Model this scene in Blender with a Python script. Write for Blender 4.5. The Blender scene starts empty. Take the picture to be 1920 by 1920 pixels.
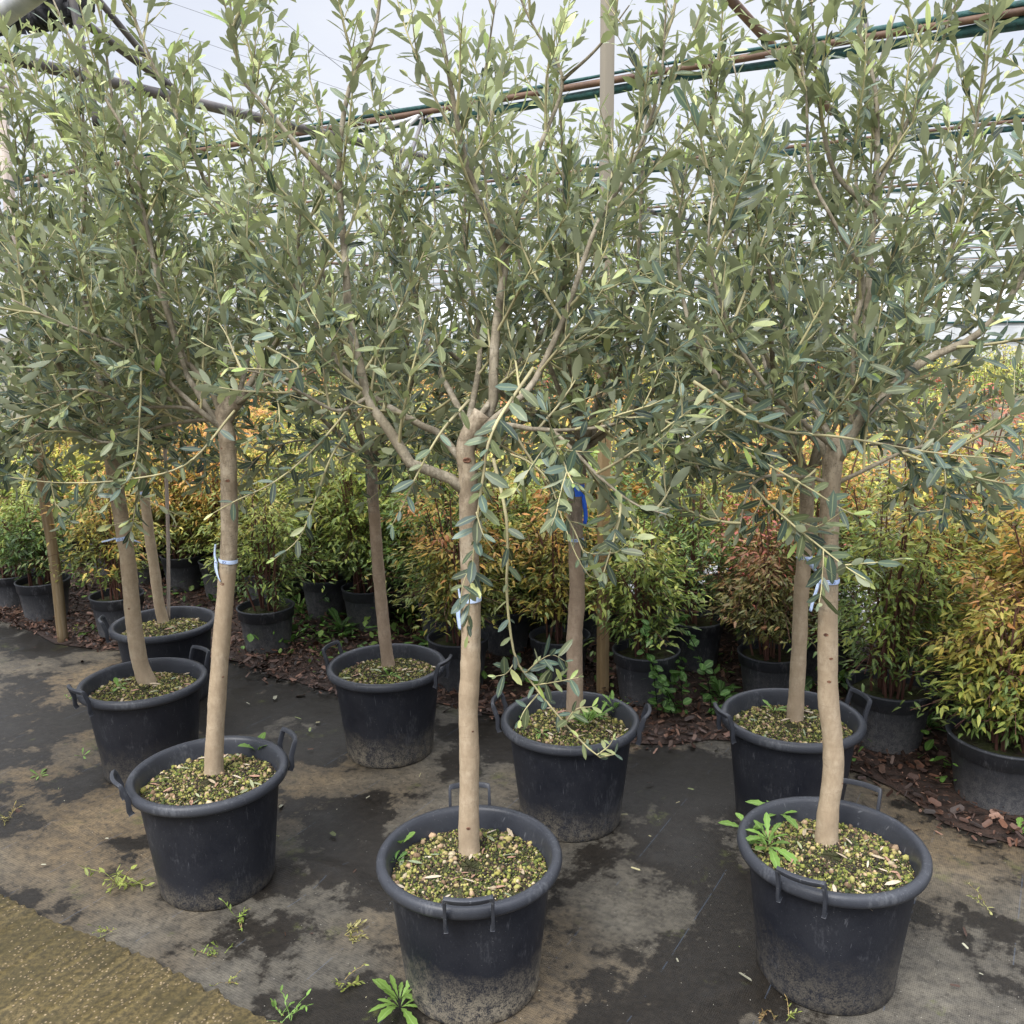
import bpy, math, random
import numpy as np
from mathutils import Vector, Matrix

random.seed(7)
rng = np.random.default_rng(11)
SC = bpy.context.scene
COL = SC.collection

# ------------------------------------------------------------------ camera
FP = 1700.0; CH = 1.77
_d = np.array([140, 8240, FP]); _d = _d/np.linalg.norm(_d); _Z = -_d
_f = np.array([0, 0, 1.0]); _Y = _f-_f.dot(_d)*_d; _Y /= np.linalg.norm(_Y); _X = np.cross(_Y, _Z)
cam_d = bpy.data.cameras.new('camera'); cam = bpy.data.objects.new('camera', cam_d); COL.objects.link(cam)
cam_d.sensor_width = 36; cam_d.lens = 36*FP/1920; cam_d.clip_end = 600; cam_d.clip_start = .05
_r = Vector((_X[0], _Y[0], _Z[0])); _u = -Vector((_X[1], _Y[1], _Z[1])); _b = -Vector((_X[2], _Y[2], _Z[2]))
M = Matrix((_r, _u, _b)).transposed().to_4x4(); M.translation = Vector((0, 0, CH))
cam.matrix_world = M
SC.camera = cam

def ray(x, y):
    r = np.array([(x-960)/FP, (y-960)/FP, 1.0]); return np.array([r@_X, r@_Y, r@_Z])
def G(x, y, z=0.0):            # photo measurement -> point on the level plane z
    r = ray(x, y); return np.array([0, 0, CH])+r*((z-CH)/r[2])
def PY(x, y, yd):              # photo measurement -> point at world distance yd
    r = ray(x, y); return np.array([0, 0, CH])+r*(yd/r[1])
E1 = np.array([.85, -.527, 0]); E2 = np.array([.527, .85, 0])   # directions along / across the nursery beds
def UV(u, v, z=0.0): return E1*u+E2*v+np.array([0, 0, z])

# ------------------------------------------------------------------ light
SUN_EL, SUN_AZ = math.radians(52), math.radians(215)     # azimuth clockwise from +Y
W = bpy.data.worlds.new('World'); SC.world = W; W.use_nodes = True
nt = W.node_tree; nt.nodes.clear()
o = nt.nodes.new('ShaderNodeOutputWorld'); mx = nt.nodes.new('ShaderNodeMixShader')
b1 = nt.nodes.new('ShaderNodeBackground'); b2 = nt.nodes.new('ShaderNodeBackground')
sky = nt.nodes.new('ShaderNodeTexSky'); sky.sky_type = 'NISHITA'; sky.sun_disc = False
sky.sun_elevation = SUN_EL; sky.sun_rotation = SUN_AZ
b1.inputs[1].default_value = .12
tc = nt.nodes.new('ShaderNodeTexCoord'); mp = nt.nodes.new('ShaderNodeMapping'); mp.inputs['Scale'].default_value = (1, 1, 3)
nz = nt.nodes.new('ShaderNodeTexNoise'); nz.inputs['Scale'].default_value = 2.2; nz.inputs['Detail'].default_value = 6
cr = nt.nodes.new('ShaderNodeValToRGB')
cr.color_ramp.elements[0].position = .3; cr.color_ramp.elements[0].color = (.72, .755, .86, 1)
cr.color_ramp.elements[1].position = .7; cr.color_ramp.elements[1].color = (.9, .91, .95, 1)
nt.links.new(tc.outputs['Generated'], mp.inputs[0]); nt.links.new(mp.outputs[0], nz.inputs['Vector'])
nt.links.new(nz.outputs['Fac'], cr.inputs[0]); nt.links.new(cr.outputs[0], b2.inputs[0]); 
sxw = nt.nodes.new('ShaderNodeSeparateXYZ'); nt.links.new(tc.outputs['Generated'], sxw.inputs[0])
mr = nt.nodes.new('ShaderNodeMapRange'); mr.inputs[1].default_value = .3; mr.inputs[2].default_value = .95; mr.inputs[3].default_value = .63; mr.inputs[4].default_value = 3.2   # overcast: zenith brighter than horizon
mr.interpolation_type = 'SMOOTHSTEP'; nt.links.new(sxw.outputs[2], mr.inputs[0]); nt.links.new(mr.outputs[0], b2.inputs[1])
nt.links.new(sky.outputs[0], b1.inputs[0]); mx.inputs[0].default_value = .9
nt.links.new(b1.outputs[0], mx.inputs[1]); nt.links.new(b2.outputs[0], mx.inputs[2]); nt.links.new(mx.outputs[0], o.inputs[0])
sd = bpy.data.lights.new('sun', 'SUN'); sd.energy = 2.3; sd.angle = math.radians(26); sd.color = (1, .965, .9)
so = bpy.data.objects.new('sun', sd); COL.objects.link(so)
so.rotation_euler = (math.pi/2-SUN_EL, 0, -SUN_AZ+math.pi)
SC.view_settings.view_transform = 'Standard'; SC.view_settings.look = 'None'
SC.view_settings.exposure = 0.8; SC.view_settings.gamma = 1
SC.render.engine = 'CYCLES'
SC.cycles.max_bounces = 6; SC.cycles.transmission_bounces = 3; SC.cycles.diffuse_bounces = 3

# ------------------------------------------------------------------ object helpers
def nth_word(n):
    ones = ['', 'first', 'second', 'third', 'fourth', 'fifth', 'sixth', 'seventh', 'eighth', 'ninth', 'tenth', 'eleventh', 'twelfth', 'thirteenth', 'fourteenth', 'fifteenth', 'sixteenth', 'seventeenth', 'eighteenth', 'nineteenth', 'twentieth']
    if n < 21: return ones[n]
    return ['', '', 'twenty', 'thirty', 'forty'][n//10]+('-'+ones[n % 10] if n % 10 else 'th')
def tag(o, label=None, cat=None, group=None, kind=None):
    if label: o['label'] = label
    if cat: o['category'] = cat
    if group: o['group'] = group
    if kind: o['kind'] = kind
    return o
def link(name, me, mats, parent=None, loc=None):
    o = bpy.data.objects.new(name, me); COL.objects.link(o)
    for m in (mats if isinstance(mats, (list, tuple)) else [mats]): me.materials.append(m)
    if parent is not None: o.parent = parent
    if loc is not None: o.location = Vector([float(a) for a in loc])
    return o
def empty(name, loc, rz=0.0):
    o = bpy.data.objects.new(name, None); COL.objects.link(o)
    o.empty_display_size = .1
    o.location = Vector([float(a) for a in loc]); o.rotation_euler = (0, 0, rz); return o
def mesh_np(name, V, quads=None, tris=None, smooth=True, attrs=None, fattr=None):
    V = np.asarray(V, dtype=np.float32).reshape(-1, 3)
    q = np.zeros((0, 4), int) if quads is None else np.asarray(quads, int).reshape(-1, 4)
    t = np.zeros((0, 3), int) if tris is None else np.asarray(tris, int).reshape(-1, 3)
    me = bpy.data.meshes.new(name)
    me.vertices.add(len(V)); me.vertices.foreach_set('co', V.ravel())
    nl = len(q)*4+len(t)*3
    me.loops.add(nl); me.loops.foreach_set('vertex_index', np.concatenate([q.ravel(), t.ravel()]).astype(np.int32))
    me.polygons.add(len(q)+len(t))
    ls = np.concatenate([np.arange(len(q))*4, len(q)*4+np.arange(len(t))*3]).astype(np.int32)
    lt = np.concatenate([np.full(len(q), 4), np.full(len(t), 3)]).astype(np.int32)
    me.polygons.foreach_set('loop_start', ls); me.polygons.foreach_set('loop_total', lt)
    if smooth: me.polygons.foreach_set('use_smooth', np.ones(len(q)+len(t), bool))
    me.update(calc_edges=True)
    for k, a in (attrs or {}).items():
        at = me.color_attributes.new(k, 'FLOAT_COLOR', 'POINT')
        c = np.ones((len(V), 4), np.float32); c[:, :3] = a; at.data.foreach_set('color', c.ravel())
    for k, a in (fattr or {}).items():
        at = me.attributes.new(k, 'FLOAT', 'POINT'); at.data.foreach_set('value', np.asarray(a, np.float32))
    return me
def norm(a):
    a = np.asarray(a, float); return a/(np.linalg.norm(a, axis=-1, keepdims=True)+1e-9)
def smooth_path(pts, n):
    """Catmull-Rom through the points, resampled to n points."""
    P = np.asarray(pts, float)
    if len(P) < 3: 
        t = np.linspace(0, 1, n)[:, None]; return P[0]*(1-t)+P[-1]*t
    Q = np.vstack([2*P[0]-P[1], P, 2*P[-1]-P[-2]]); out = []
    m = 8
    for i in range(1, len(Q)-2):
        p0, p1, p2, p3 = Q[i-1:i+3]
        for k in range(m):
            t = k/m
            out.append(.5*((2*p1)+(-p0+p2)*t+(2*p0-5*p1+4*p2-p3)*t*t+(-p0+3*p1-3*p2+p3)*t**3))
    out.append(P[-1]); out = np.array(out)
    s = np.concatenate([[0], np.cumsum(np.linalg.norm(np.diff(out, axis=0), axis=1))])
    ss = np.linspace(0, s[-1], n)
    return np.stack([np.interp(ss, s, out[:, i]) for i in range(3)], 1)
def arclen(P):
    return np.concatenate([[0], np.cumsum(np.linalg.norm(np.diff(P, axis=0), axis=1))])
class Tubes:
    def __init__(s): s.V = []; s.Q = []; s.T = []; s.n = 0
    def add(s, P, R, k=8, wob=0.0, cap=True, flat=None):
        P = np.asarray(P, float); n = len(P); R = np.broadcast_to(R, (n,))
        T = norm(np.gradient(P, axis=0))
        a = np.array([0, 0, 1.]) if abs(T[0][2]) < .9 else np.array([1., 0, 0])
        U = np.cross(T, a); 
        for i in range(1, n):
            if U[i].dot(U[i-1]) < 0: U[i] = -U[i]
        U = norm(U); Vv = np.cross(T, U)
        th = np.linspace(0, 2*np.pi, k, endpoint=False)
        rr = R[:, None]*(1+wob*rng.normal(size=(n, k)))
        ring = P[:, None, :]+rr[..., None]*(np.cos(th)[None, :, None]*U[:, None, :]+np.sin(th)[None, :, None]*Vv[:, None, :])
        base = s.n; s.V.append(ring.reshape(-1, 3))
        i = np.arange(n-1)[:, None]*k; j = np.arange(k)[None, :]; j2 = (j+1) % k
        s.Q.append((base+np.stack([i+j, i+j2, i+k+j2, i+k+j], -1)).reshape(-1, 4)); s.n += n*k
        if cap:
            s.V.append(P[[0, -1]]); c0 = s.n; s.n += 2; jj = np.arange(k); jn = (jj+1) % k
            s.T.append(np.stack([base+jn, base+jj, np.full(k, c0)], 1)); e = base+(n-1)*k
            s.T.append(np.stack([e+jj, e+jn, np.full(k, c0+1)], 1))
    def box(s, P, D, half):
        """bar: oriented box centred at P, axes rows of D, half sizes"""
        P = np.asarray(P, float); D = np.asarray(D, float)
        c = np.array([[a, b, d] for a in (-1, 1) for b in (-1, 1) for d in (-1, 1)], float)*np.asarray(half)
        s.V.append(P+c@D); b = s.n; s.n += 8
        s.Q.append(b+np.array([[0, 1, 3, 2], [4, 6, 7, 5], [0, 4, 5, 1], [2, 3, 7, 6], [0, 2, 6, 4], [1, 5, 7, 3]]))
    def mesh(s, name, smooth=True):
        return mesh_np(name, np.concatenate(s.V), np.concatenate(s.Q) if s.Q else None, np.concatenate(s.T) if s.T else None, smooth)

# ------------------------------------------------------------------ materials
def mat(name):
    m = bpy.data.materials.new(name); m.use_nodes = True
    n = m.node_tree; b = n.nodes['Principled BSDF']; return m, n, b
def N(n, t, **k):
    x = n.nodes.new(t)
    for a, v in k.items():
        if a in x.inputs: x.inputs[a].default_value = v
        else: setattr(x, a, v)
    return x
def noise(n, scale, detail=4, rough=.6, co=None, sc=None):
    z = N(n, 'ShaderNodeTexNoise'); z.inputs['Scale'].default_value = scale; z.inputs['Detail'].default_value = detail
    z.inputs['Roughness'].default_value = rough
    if co is not None:
        if sc is not None:
            mpn = N(n, 'ShaderNodeMapping'); mpn.inputs['Scale'].default_value = sc; n.links.new(co, mpn.inputs[0]); co = mpn.outputs[0]
        n.links.new(co, z.inputs['Vector'])
    return z.outputs['Fac']
def ramp(n, fac, stops, interp='LINEAR'):
    r = N(n, 'ShaderNodeValToRGB'); r.color_ramp.interpolation = interp; e = r.color_ramp.elements
    while len(e) < len(stops): e.new(.5)
    for x, (p, c) in zip(e, stops):
        x.position = p; x.color = (*c, 1) if len(c) == 3 else c
    n.links.new(fac, r.inputs[0]); return r.outputs['Color']
def g(v): return (v, v, v)
def mix(n, fac, a, b, mode='MIX'):
    m = N(n, 'ShaderNodeMix'); m.data_type = 'RGBA'; m.blend_type = mode
    for s, v in ((0, fac), (6, a), (7, b)):
        if isinstance(v, (int, float)): m.inputs[s].default_value = v
        elif isinstance(v, tuple): m.inputs[s].default_value = (*v, 1)
        else: n.links.new(v, m.inputs[s])
    return m.outputs[2]
def math_(n, op, a, b=0.0, clamp=False):
    m = N(n, 'ShaderNodeMath'); m.operation = op; m.use_clamp = clamp
    for s, v in ((0, a), (1, b)):
        if isinstance(v, (int, float)): m.inputs[s].default_value = v
        else: n.links.new(v, m.inputs[s])
    return m.outputs[0]
def bump(n, b, h, strength=.4, dist=.01):
    x = N(n, 'ShaderNodeBump'); x.inputs['Strength'].default_value = strength; x.inputs['Distance'].default_value = dist
    n.links.new(h, x.inputs['Height']); n.links.new(x.outputs[0], b.inputs['Normal'])
def objco(n): return N(n, 'ShaderNodeTexCoord').outputs['Object']
def worldco(n): return N(n, 'ShaderNodeNewGeometry').outputs['Position']

def leaf_mat(name, under=(.36, .385, .255), umix=.66, rough=.38, trans=.27, spec=.4, rib=(.34, .38, .2)):
    m, n, b = mat(name)
    a = N(n, 'ShaderNodeAttribute'); a.attribute_name = 'lc'
    rb = N(n, 'ShaderNodeAttribute'); rb.attribute_name = 'rib'
    z = noise(n, 60, 3, co=worldco(n))
    c = mix(n, math_(n, 'MULTIPLY', math_(n, 'SUBTRACT', z, .5), .9, True), a.outputs['Color'], (.9, .9, .6), 'SOFT_LIGHT')
    rf = math_(n, 'MULTIPLY', math_(n, 'GREATER_THAN', rb.outputs['Fac'], .86), .45)
    c = mix(n, rf, c, rib)
    geo = N(n, 'ShaderNodeNewGeometry')
    und = mix(n, umix, a.outputs['Color'], under)
    c2 = mix(n, geo.outputs['Backfacing'], c, und)
    n.links.new(c2, b.inputs['Base Color'])
    b.inputs['Roughness'].default_value = rough; b.inputs['Specular IOR Level'].default_value = spec
    tr = N(n, 'ShaderNodeBsdfTranslucent'); ms = N(n, 'ShaderNodeMixShader'); ms.inputs[0].default_value = trans
    tcg = mix(n, 1.0, c2, (.95, 1.0, .55), 'MULTIPLY')
    n.links.new(mix(n, .5, c2, tcg), tr.inputs[0])
    out = n.nodes['Material Output']
    n.links.new(b.outputs[0], ms.inputs[1]); n.links.new(tr.outputs[0], ms.inputs[2]); n.links.new(ms.outputs[0], out.inputs[0])
    return m
M_OLEAF = leaf_mat('olive_leaf')
M_NLEAF = leaf_mat('nandina_leaf', under=(.22, .27, .12), umix=.35, rough=.45, trans=.3, rib=(.4, .4, .15))
M_WEED = leaf_mat('weed_leaf', under=(.16, .3, .09), umix=.3, rough=.5, trans=.35, rib=(.3, .45, .15))

def bark_mat(name, c1, c2, c3, low=None):
    m, n, b = mat(name); co = objco(n)
    f1 = noise(n, 14, 6, .65, co); f2 = noise(n, 60, 4, .6, co, (1, 1, .35)); f3 = noise(n, 9, 4, .7, co, (.6, .6, 9)); f4 = noise(n, 38, 6, .8, co, (1, 1, .5))
    c = ramp(n, f1, [(.38, c1), (.5, c2), (.62, c3)])
    c = mix(n, ramp(n, f2, [(.42, g(0)), (.75, g(.55))]), c, tuple(x*.5 for x in c1))
    c = mix(n, ramp(n, f3, [(.6, g(0)), (.7, g(.24))]), c, tuple(min(1, x*1.25) for x in c3))
    c = mix(n, ramp(n, f4, [(.38, g(.8)), (.54, g(0))]), c, tuple(x*.62 for x in c1))
    v = N(n, 'ShaderNodeTexVoronoi'); v.inputs['Scale'].default_value = 75; n.links.new(co, v.inputs['Vector'])
    c = mix(n, ramp(n, v.outputs['Distance'], [(.0, g(.8)), (.16, g(0))]), c, tuple(x*.35 for x in c1))
    f5 = noise(n, 30, 4, .6, co, (1, 1, 5)); f6 = noise(n, 110, 3, .6, co, (1, 1, 2.5))
    c = mix(n, ramp(n, f5, [(.6, g(0)), (.66, g(.55))]), c, tuple(x*.55 for x in c1))
    c = mix(n, ramp(n, f6, [(.64, g(0)), (.7, g(.6))]), c, tuple(x*.5 for x in c1))
    if low:
        sx = N(n, 'ShaderNodeSeparateXYZ'); n.links.new(co, sx.inputs[0])
        h = math_(n, 'ADD', sx.outputs[2], math_(n, 'MULTIPLY', f1, .5))
        c = mix(n, ramp(n, h, [(.9, g(.5)), (1.35, g(0))]), c, low)
    n.links.new(c, b.inputs['Base Color']); b.inputs['Roughness'].default_value = .85; b.inputs['Specular IOR Level'].default_value = .25
    bump(n, b, math_(n, 'ADD', math_(n, 'MULTIPLY', f3, .12), math_(n, 'ADD', f4, math_(n, 'MULTIPLY', f2, .6))), .45, .006)
    return m
M_BARK = bark_mat('olive_bark', (.25, .195, .135), (.345, .28, .2), (.43, .36, .27), low=(.42, .32, .215))
M_BARKG = bark_mat('olive_bark_grey', (.19, .155, .125), (.29, .235, .185), (.4, .335, .27), low=(.38, .27, .18))
M_LIMB = bark_mat('olive_limb', (.2, .17, .12), (.29, .25, .185), (.39, .345, .27))
M_TWIG, n_, b_ = mat('olive_twig'); b_.inputs['Base Color'].default_value = (.36, .32, .17, 1); b_.inputs['Roughness'].default_value = .7
_z = noise(n_, 8, 3, co=worldco(n_)); n_.links.new(ramp(n_, _z, [(.35, (.22, .19, .11)), (.6, (.42, .38, .2))]), b_.inputs['Base Color'])
M_KNOT, n_, b_ = mat('knot_wood'); b_.inputs['Roughness'].default_value = .9
n_.links.new(ramp(n_, noise(n_, 120, 4, co=objco(n_)), [(.35, (.07, .03, .02)), (.6, (.2, .1, .06)), (.8, (.4, .22, .14))]), b_.inputs['Base Color'])

def plastic(name, base, dust, rough=.45, lowz=None, speck=.35):
    m, n, b = mat(name); co = objco(n)
    f = noise(n, 5, 6, .7, co); sp = noise(n, 260, 2, .5, co); st = noise(n, 30, 5, .7, co, (1, 1, .12)); f6 = noise(n, 45, 5, .7, co)
    c = mix(n, ramp(n, f, [(.35, g(0)), (.75, g(.22))]), base, dust)
    c = mix(n, ramp(n, sp, [(.66, g(0)), (.74, g(speck))]), c, tuple(min(1, x*1.3) for x in dust))
    v = N(n, 'ShaderNodeTexVoronoi'); v.inputs['Scale'].default_value = 90; n.links.new(co, v.inputs['Vector'])
    c = mix(n, math_(n, 'MULTIPLY', math_(n, 'LESS_THAN', v.outputs['Distance'], .075), math_(n, 'GREATER_THAN', f, .52)), c, (.17, .17, .17))
    sm = noise(n, 8, 6, .75, co, (1, 1, .45)); s2 = noise(n, 130, 3, .6, co, (1.3, 1.3, .3))
    c = mix(n, ramp(n, math_(n, 'ADD', math_(n, 'MULTIPLY', sm, .75), math_(n, 'MULTIPLY', s2, .25)), [(.55, g(0)), (.66, g(.55))]), c, tuple(x*1.25 for x in dust))
    c = mix(n, ramp(n, noise(n, 55, 3, .5, co, (2.2, .5, .14)), [(.69, g(0)), (.72, g(.5))]), c, tuple(x*1.6 for x in dust))
    if lowz:
        sx = N(n, 'ShaderNodeSeparateXYZ'); n.links.new(co, sx.inputs[0])
        oi = N(n, 'ShaderNodeObjectInfo')
        hh = math_(n, 'SUBTRACT', lowz[0], math_(n, 'ADD', sx.outputs[2], math_(n, 'MULTIPLY', math_(n, 'SUBTRACT', f, .5), .22)))
        hh = math_(n, 'ADD', hh, math_(n, 'MULTIPLY', math_(n, 'SUBTRACT', oi.outputs['Random'], .6), .12))
        k = ramp(n, math_(n, 'MULTIPLY', hh, 1/lowz[0]), [(0, g(0)), (1, g(1))])
        grit = ramp(n, math_(n, 'ADD', math_(n, 'MULTIPLY', f6, .55), math_(n, 'MULTIPLY', sp, .45)), [(.42, g(0)), (.58, g(1))])
        gs = N(n, 'ShaderNodeSeparateColor'); n.links.new(oi.outputs['Color'], gs.inputs[0]); k = math_(n, 'MULTIPLY', k, gs.outputs[0])
        c = mix(n, math_(n, 'MULTIPLY', math_(n, 'MULTIPLY', k, grit), .85, True), c, lowz[1])
        c = mix(n, math_(n, 'MULTIPLY', math_(n, 'MULTIPLY', k, st), .35), c, dust)
    n.links.new(c, b.inputs['Base Color']); b.inputs['Specular IOR Level'].default_value = .3
    n.links.new(ramp(n, f, [(.3, g(rough-.04)), (.7, g(rough+.2))]), b.inputs['Roughness'])
    bump(n, b, math_(n, 'ADD', sp, math_(n, 'MULTIPLY', f, 3)), .12, .003)
    return m
M_POT = plastic('black_pot_plastic', (.0105, .012, .018), (.07, .072, .08), .44, (.16, (.3, .26, .19)))
M_RIM = plastic('pot_rim_plastic', (.03, .033, .042), (.1, .105, .115), .34, None, .2)
M_OLDPOT = plastic('weathered_pot_plastic', (.035, .038, .046), (.2, .205, .22), .5, (.2, (.2, .19, .18)))
M_SOIL, n_, b_ = mat('potting_soil'); b_.inputs['Roughness'].default_value = .95
_f = noise(n_, 38, 6, .75, objco(n_)); _m = noise(n_, 9, 4, .6, objco(n_))
_c = ramp(n_, _f, [(.3, (.012, .009, .006)), (.55, (.045, .03, .018)), (.75, (.1, .07, .04))])
_c = mix(n_, ramp(n_, _m, [(.42, g(0)), (.56, g(.8))]), _c, (.055, .07, .015)); n_.links.new(_c, b_.inputs['Base Color'])
bump(n_, b_, _f, .9, .02)
def stuff_mat(name, rough=.9, pale=None):
    m, n, b = mat(name); a = N(n, 'ShaderNodeAttribute'); a.attribute_name = 'lc'
    z = noise(n, 150, 4, .7, worldco(n))
    c = mix(n, ramp(n, z, [(.35, g(.5)), (.65, g(0))]), a.outputs['Color'], mix(n, .5, a.outputs['Color'], (.02, .015, .01), 'MIX'))
    n.links.new(c, b.inputs['Base Color']); b.inputs['Roughness'].default_value = rough; return m
M_STONE = stuff_mat('clay_pebble'); M_CHIP = stuff_mat('bark_chip', .6); M_LITTER = stuff_mat('fallen_leaf', .7)

# ground sheet of woven weed fabric
M_FAB, n, b = mat('weed_fabric'); co = worldco(n)
big = noise(n, 1.15, 7, .6, co); med = noise(n, 3.4, 7, .7, co); fin = noise(n, 45, 5, .75, co)
mpr = N(n, 'ShaderNodeMapping'); mpr.inputs['Rotation'].default_value = (0, 0, math.atan2(.527, .85)); n.links.new(co, mpr.inputs[0]); rc = mpr.outputs[0]
sx = N(n, 'ShaderNodeSeparateXYZ'); n.links.new(rc, sx.inputs[0])
wx = N(n, 'ShaderNodeTexWave'); wx.bands_direction = 'X'; wx.inputs['Scale'].default_value = 60; n.links.new(rc, wx.inputs['Vector'])
wy = N(n, 'ShaderNodeTexWave'); wy.bands_direction = 'Y'; wy.inputs['Scale'].default_value = 42; n.links.new(rc, wy.inputs['Vector'])
weave = math_(n, 'MULTIPLY', wx.outputs['Fac'], wy.outputs['Fac'])
strk = noise(n, 24, 5, .7, rc, (.12, 1, 1)); strk2 = noise(n, 30, 5, .7, rc, (1, .12, 1))
base = mix(n, ramp(n, fin, [(.4, g(0)), (.7, g(.6))]), (.010, .0082, .0062), (.030, .024, .018))
silt = math_(n, 'ADD', math_(n, 'MULTIPLY', big, .65), math_(n, 'ADD', math_(n, 'MULTIPLY', med, .35), math_(n, 'MULTIPLY', math_(n, 'SUBTRACT', math_(n, 'ADD', strk, strk2), 1.0), .05)))
sk = ramp(n, silt, [(.495, g(0)), (.515, g(.55)), (.6, g(1))])
siltc = mix(n, ramp(n, noise(n, .8, 3, .5, co), [(.45, g(0)), (.6, g(1))]), (.135, .122, .098), (.19, .14, .082))
siltc = mix(n, ramp(n, noise(n, 28, 6, .8, rc, (.55, 1, 1)), [(.38, g(.6)), (.56, g(0))]), siltc, (.045, .043, .04))
siltc = mix(n, ramp(n, fin, [(.35, g(.7)), (.5, g(0))]), siltc, (.04, .036, .03))
c = mix(n, sk, base, siltc)
gm = ramp(n, noise(n, 4.7, 6, .7, co), [(.6, g(0)), (.68, g(.7))]); c = mix(n, math_(n, 'MULTIPLY', gm, ramp(n, fin, [(.4, g(.2)), (.6, g(1))])), c, (.075, .085, .022))
fr = math_(n, 'FRACT', math_(n, 'MULTIPLY', sx.outputs[0], 3.6)); bl = math_(n, 'MULTIPLY', math_(n, 'LESS_THAN', fr, .013), math_(n, 'GREATER_THAN', noise(n, 5, 6, .8, co), .53))
c = mix(n, math_(n, 'MULTIPLY', bl, .22), c, (.09, .13, .2))
c = mix(n, math_(n, 'MULTIPLY', weave, .4), c, (.004, .004, .004))
spk = N(n, 'ShaderNodeTexVoronoi'); spk.inputs['Scale'].default_value = 38; n.links.new(co, spk.inputs['Vector'])
c = mix(n, math_(n, 'MULTIPLY', math_(n, 'LESS_THAN', spk.outputs['Distance'], .05), .7), c, (.35, .33, .28))
n.links.new(c, b.inputs['Base Color'])
n.links.new(ramp(n, silt, [(.4, g(.36)), (.5, g(.6)), (.56, g(.9))]), b.inputs['Roughness']); b.inputs['Specular IOR Level'].default_value = .32
bump(n, b, math_(n, 'ADD', math_(n, 'MULTIPLY', weave, .3), math_(n, 'ADD', math_(n, 'MULTIPLY', strk, .8), math_(n, 'MULTIPLY', fin, .5))), .35, .004)

M_CONC, n, b = mat('mossy_concrete'); co = worldco(n)
f = noise(n, 3.2, 7, .7, co); f2 = noise(n, 70, 4, .7, co); v = N(n, 'ShaderNodeTexVoronoi'); v.inputs['Scale'].default_value = 85; n.links.new(co, v.inputs['Vector'])
c = ramp(n, f, [(.3, (.09, .07, .022)), (.5, (.15, .11, .038)), (.7, (.22, .165, .075))])
c = mix(n, ramp(n, f2, [(.4, g(.85)), (.6, g(0))]), c, (.045, .034, .012))
c = mix(n, ramp(n, noise(n, 9, 6, .75, co), [(.5, g(0)), (.62, g(.7))]), c, (.06, .048, .016))
c = mix(n, math_(n, 'MULTIPLY', math_(n, 'LESS_THAN', v.outputs['Distance'], .24), math_(n, 'GREATER_THAN', noise(n, 25, 2, .5, co), .5)), c, (.32, .24, .14))
n.links.new(c, b.inputs['Base Color']); b.inputs['Roughness'].default_value = .9; bump(n, b, f2, .15, .0015)

def simple(name, c1, c2, scale=6, rough=.85, bs=.3, metal=0):
    m, n, b = mat(name); z = noise(n, scale, 6, .7, worldco(n))
    n.links.new(ramp(n, z, [(.35, c1), (.65, c2)]), b.inputs['Base Color']); b.inputs['Roughness'].default_value = rough
    b.inputs['Metallic'].default_value = metal; bump(n, b, z, bs, .01); return m
M_MULCH = simple('mulch_bed', (.012, .007, .005), (.05, .026, .017), 30)
M_ROAD = simple('pale_track', (.30, .30, .30), (.42, .42, .41), 4)
M_EARTH = simple('field_soil', (.06, .055, .03), (.12, .11, .06), 5)
M_RUST = simple('rusty_steel', (.07, .038, .025), (.15, .085, .05), 7, .7)
M_STEEL = simple('dark_steel', (.05, .045, .045), (.11, .095, .09), 7, .6)
M_GALV = simple('galvanised_steel', (.32, .33, .34), (.45, .45, .44), 9, .45, .1)
M_NET = simple('green_net', (.006, .03, .03), (.015, .085, .078), 25, .7, .9)
M_NETB = simple('black_cloth', (.008, .008, .011), (.03, .03, .035), 20, .8, .9)
M_FILM = simple('white_film', (.38, .4, .43), (.52, .54, .56), 1.2, .5, .1)
M_CABLE = simple('cable', (.2, .21, .24), (.26, .27, .3), 5, .6, 0)
def wood_mat(name, c1, c2, c3):
    m, n, b = mat(name); co = objco(n); z = noise(n, 26, 6, .7, co, (1, 1, .06)); z2 = noise(n, 5, 3, .6, co, (1, 1, .5))
    c = ramp(n, z, [(.3, c1), (.5, c2), (.7, c3)]); c = mix(n, ramp(n, z2, [(.5, g(0)), (.7, g(.5))]), c, c1)
    n.links.new(c, b.inputs['Base Color']); b.inputs['Roughness'].default_value = .85; bump(n, b, z, .4, .004); return m
M_TIMBER = wood_mat('sawn_timber', (.2, .13, .06), (.29, .2, .1), (.36, .27, .15))
_n = M_TIMBER.node_tree; _b = _n.nodes['Principled BSDF']; _l = _b.inputs['Base Color'].links[0].from_socket; _s = N(_n, 'ShaderNodeSeparateXYZ'); _n.links.new(objco(_n), _s.inputs[0])
_n.links.new(mix(_n, ramp(_n, math_(_n, 'MULTIPLY', _s.outputs[2], .33), [(.4, g(0)), (.75, g(.85))]), _l, (.19, .175, .145)), _b.inputs['Base Color'])
M_STAKE = wood_mat('round_stake', (.09, .055, .025), (.2, .14, .07), (.3, .24, .16))
M_CANE = wood_mat('grey_cane', (.25, .2, .17), (.38, .32, .28), (.48, .42, .37))
M_STEM = wood_mat('nandina_stem', (.06, .025, .02), (.12, .05, .035), (.2, .12, .07))
M_TAG = simple('pale_blue_ribbon', (.38, .5, .78), (.62, .72, .9), 22, .5, .15)
M_INK = simple('ink', (.03, .05, .15), (.05, .08, .2), 5, .6, 0)
M_BLUE = simple('blue_plastic', (.01, .08, .6), (.02, .16, .85), 60, .35, .7)
M_WHITE = simple('white_card', (.75, .75, .72), (.85, .85, .82), 9, .6, 0)

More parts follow.
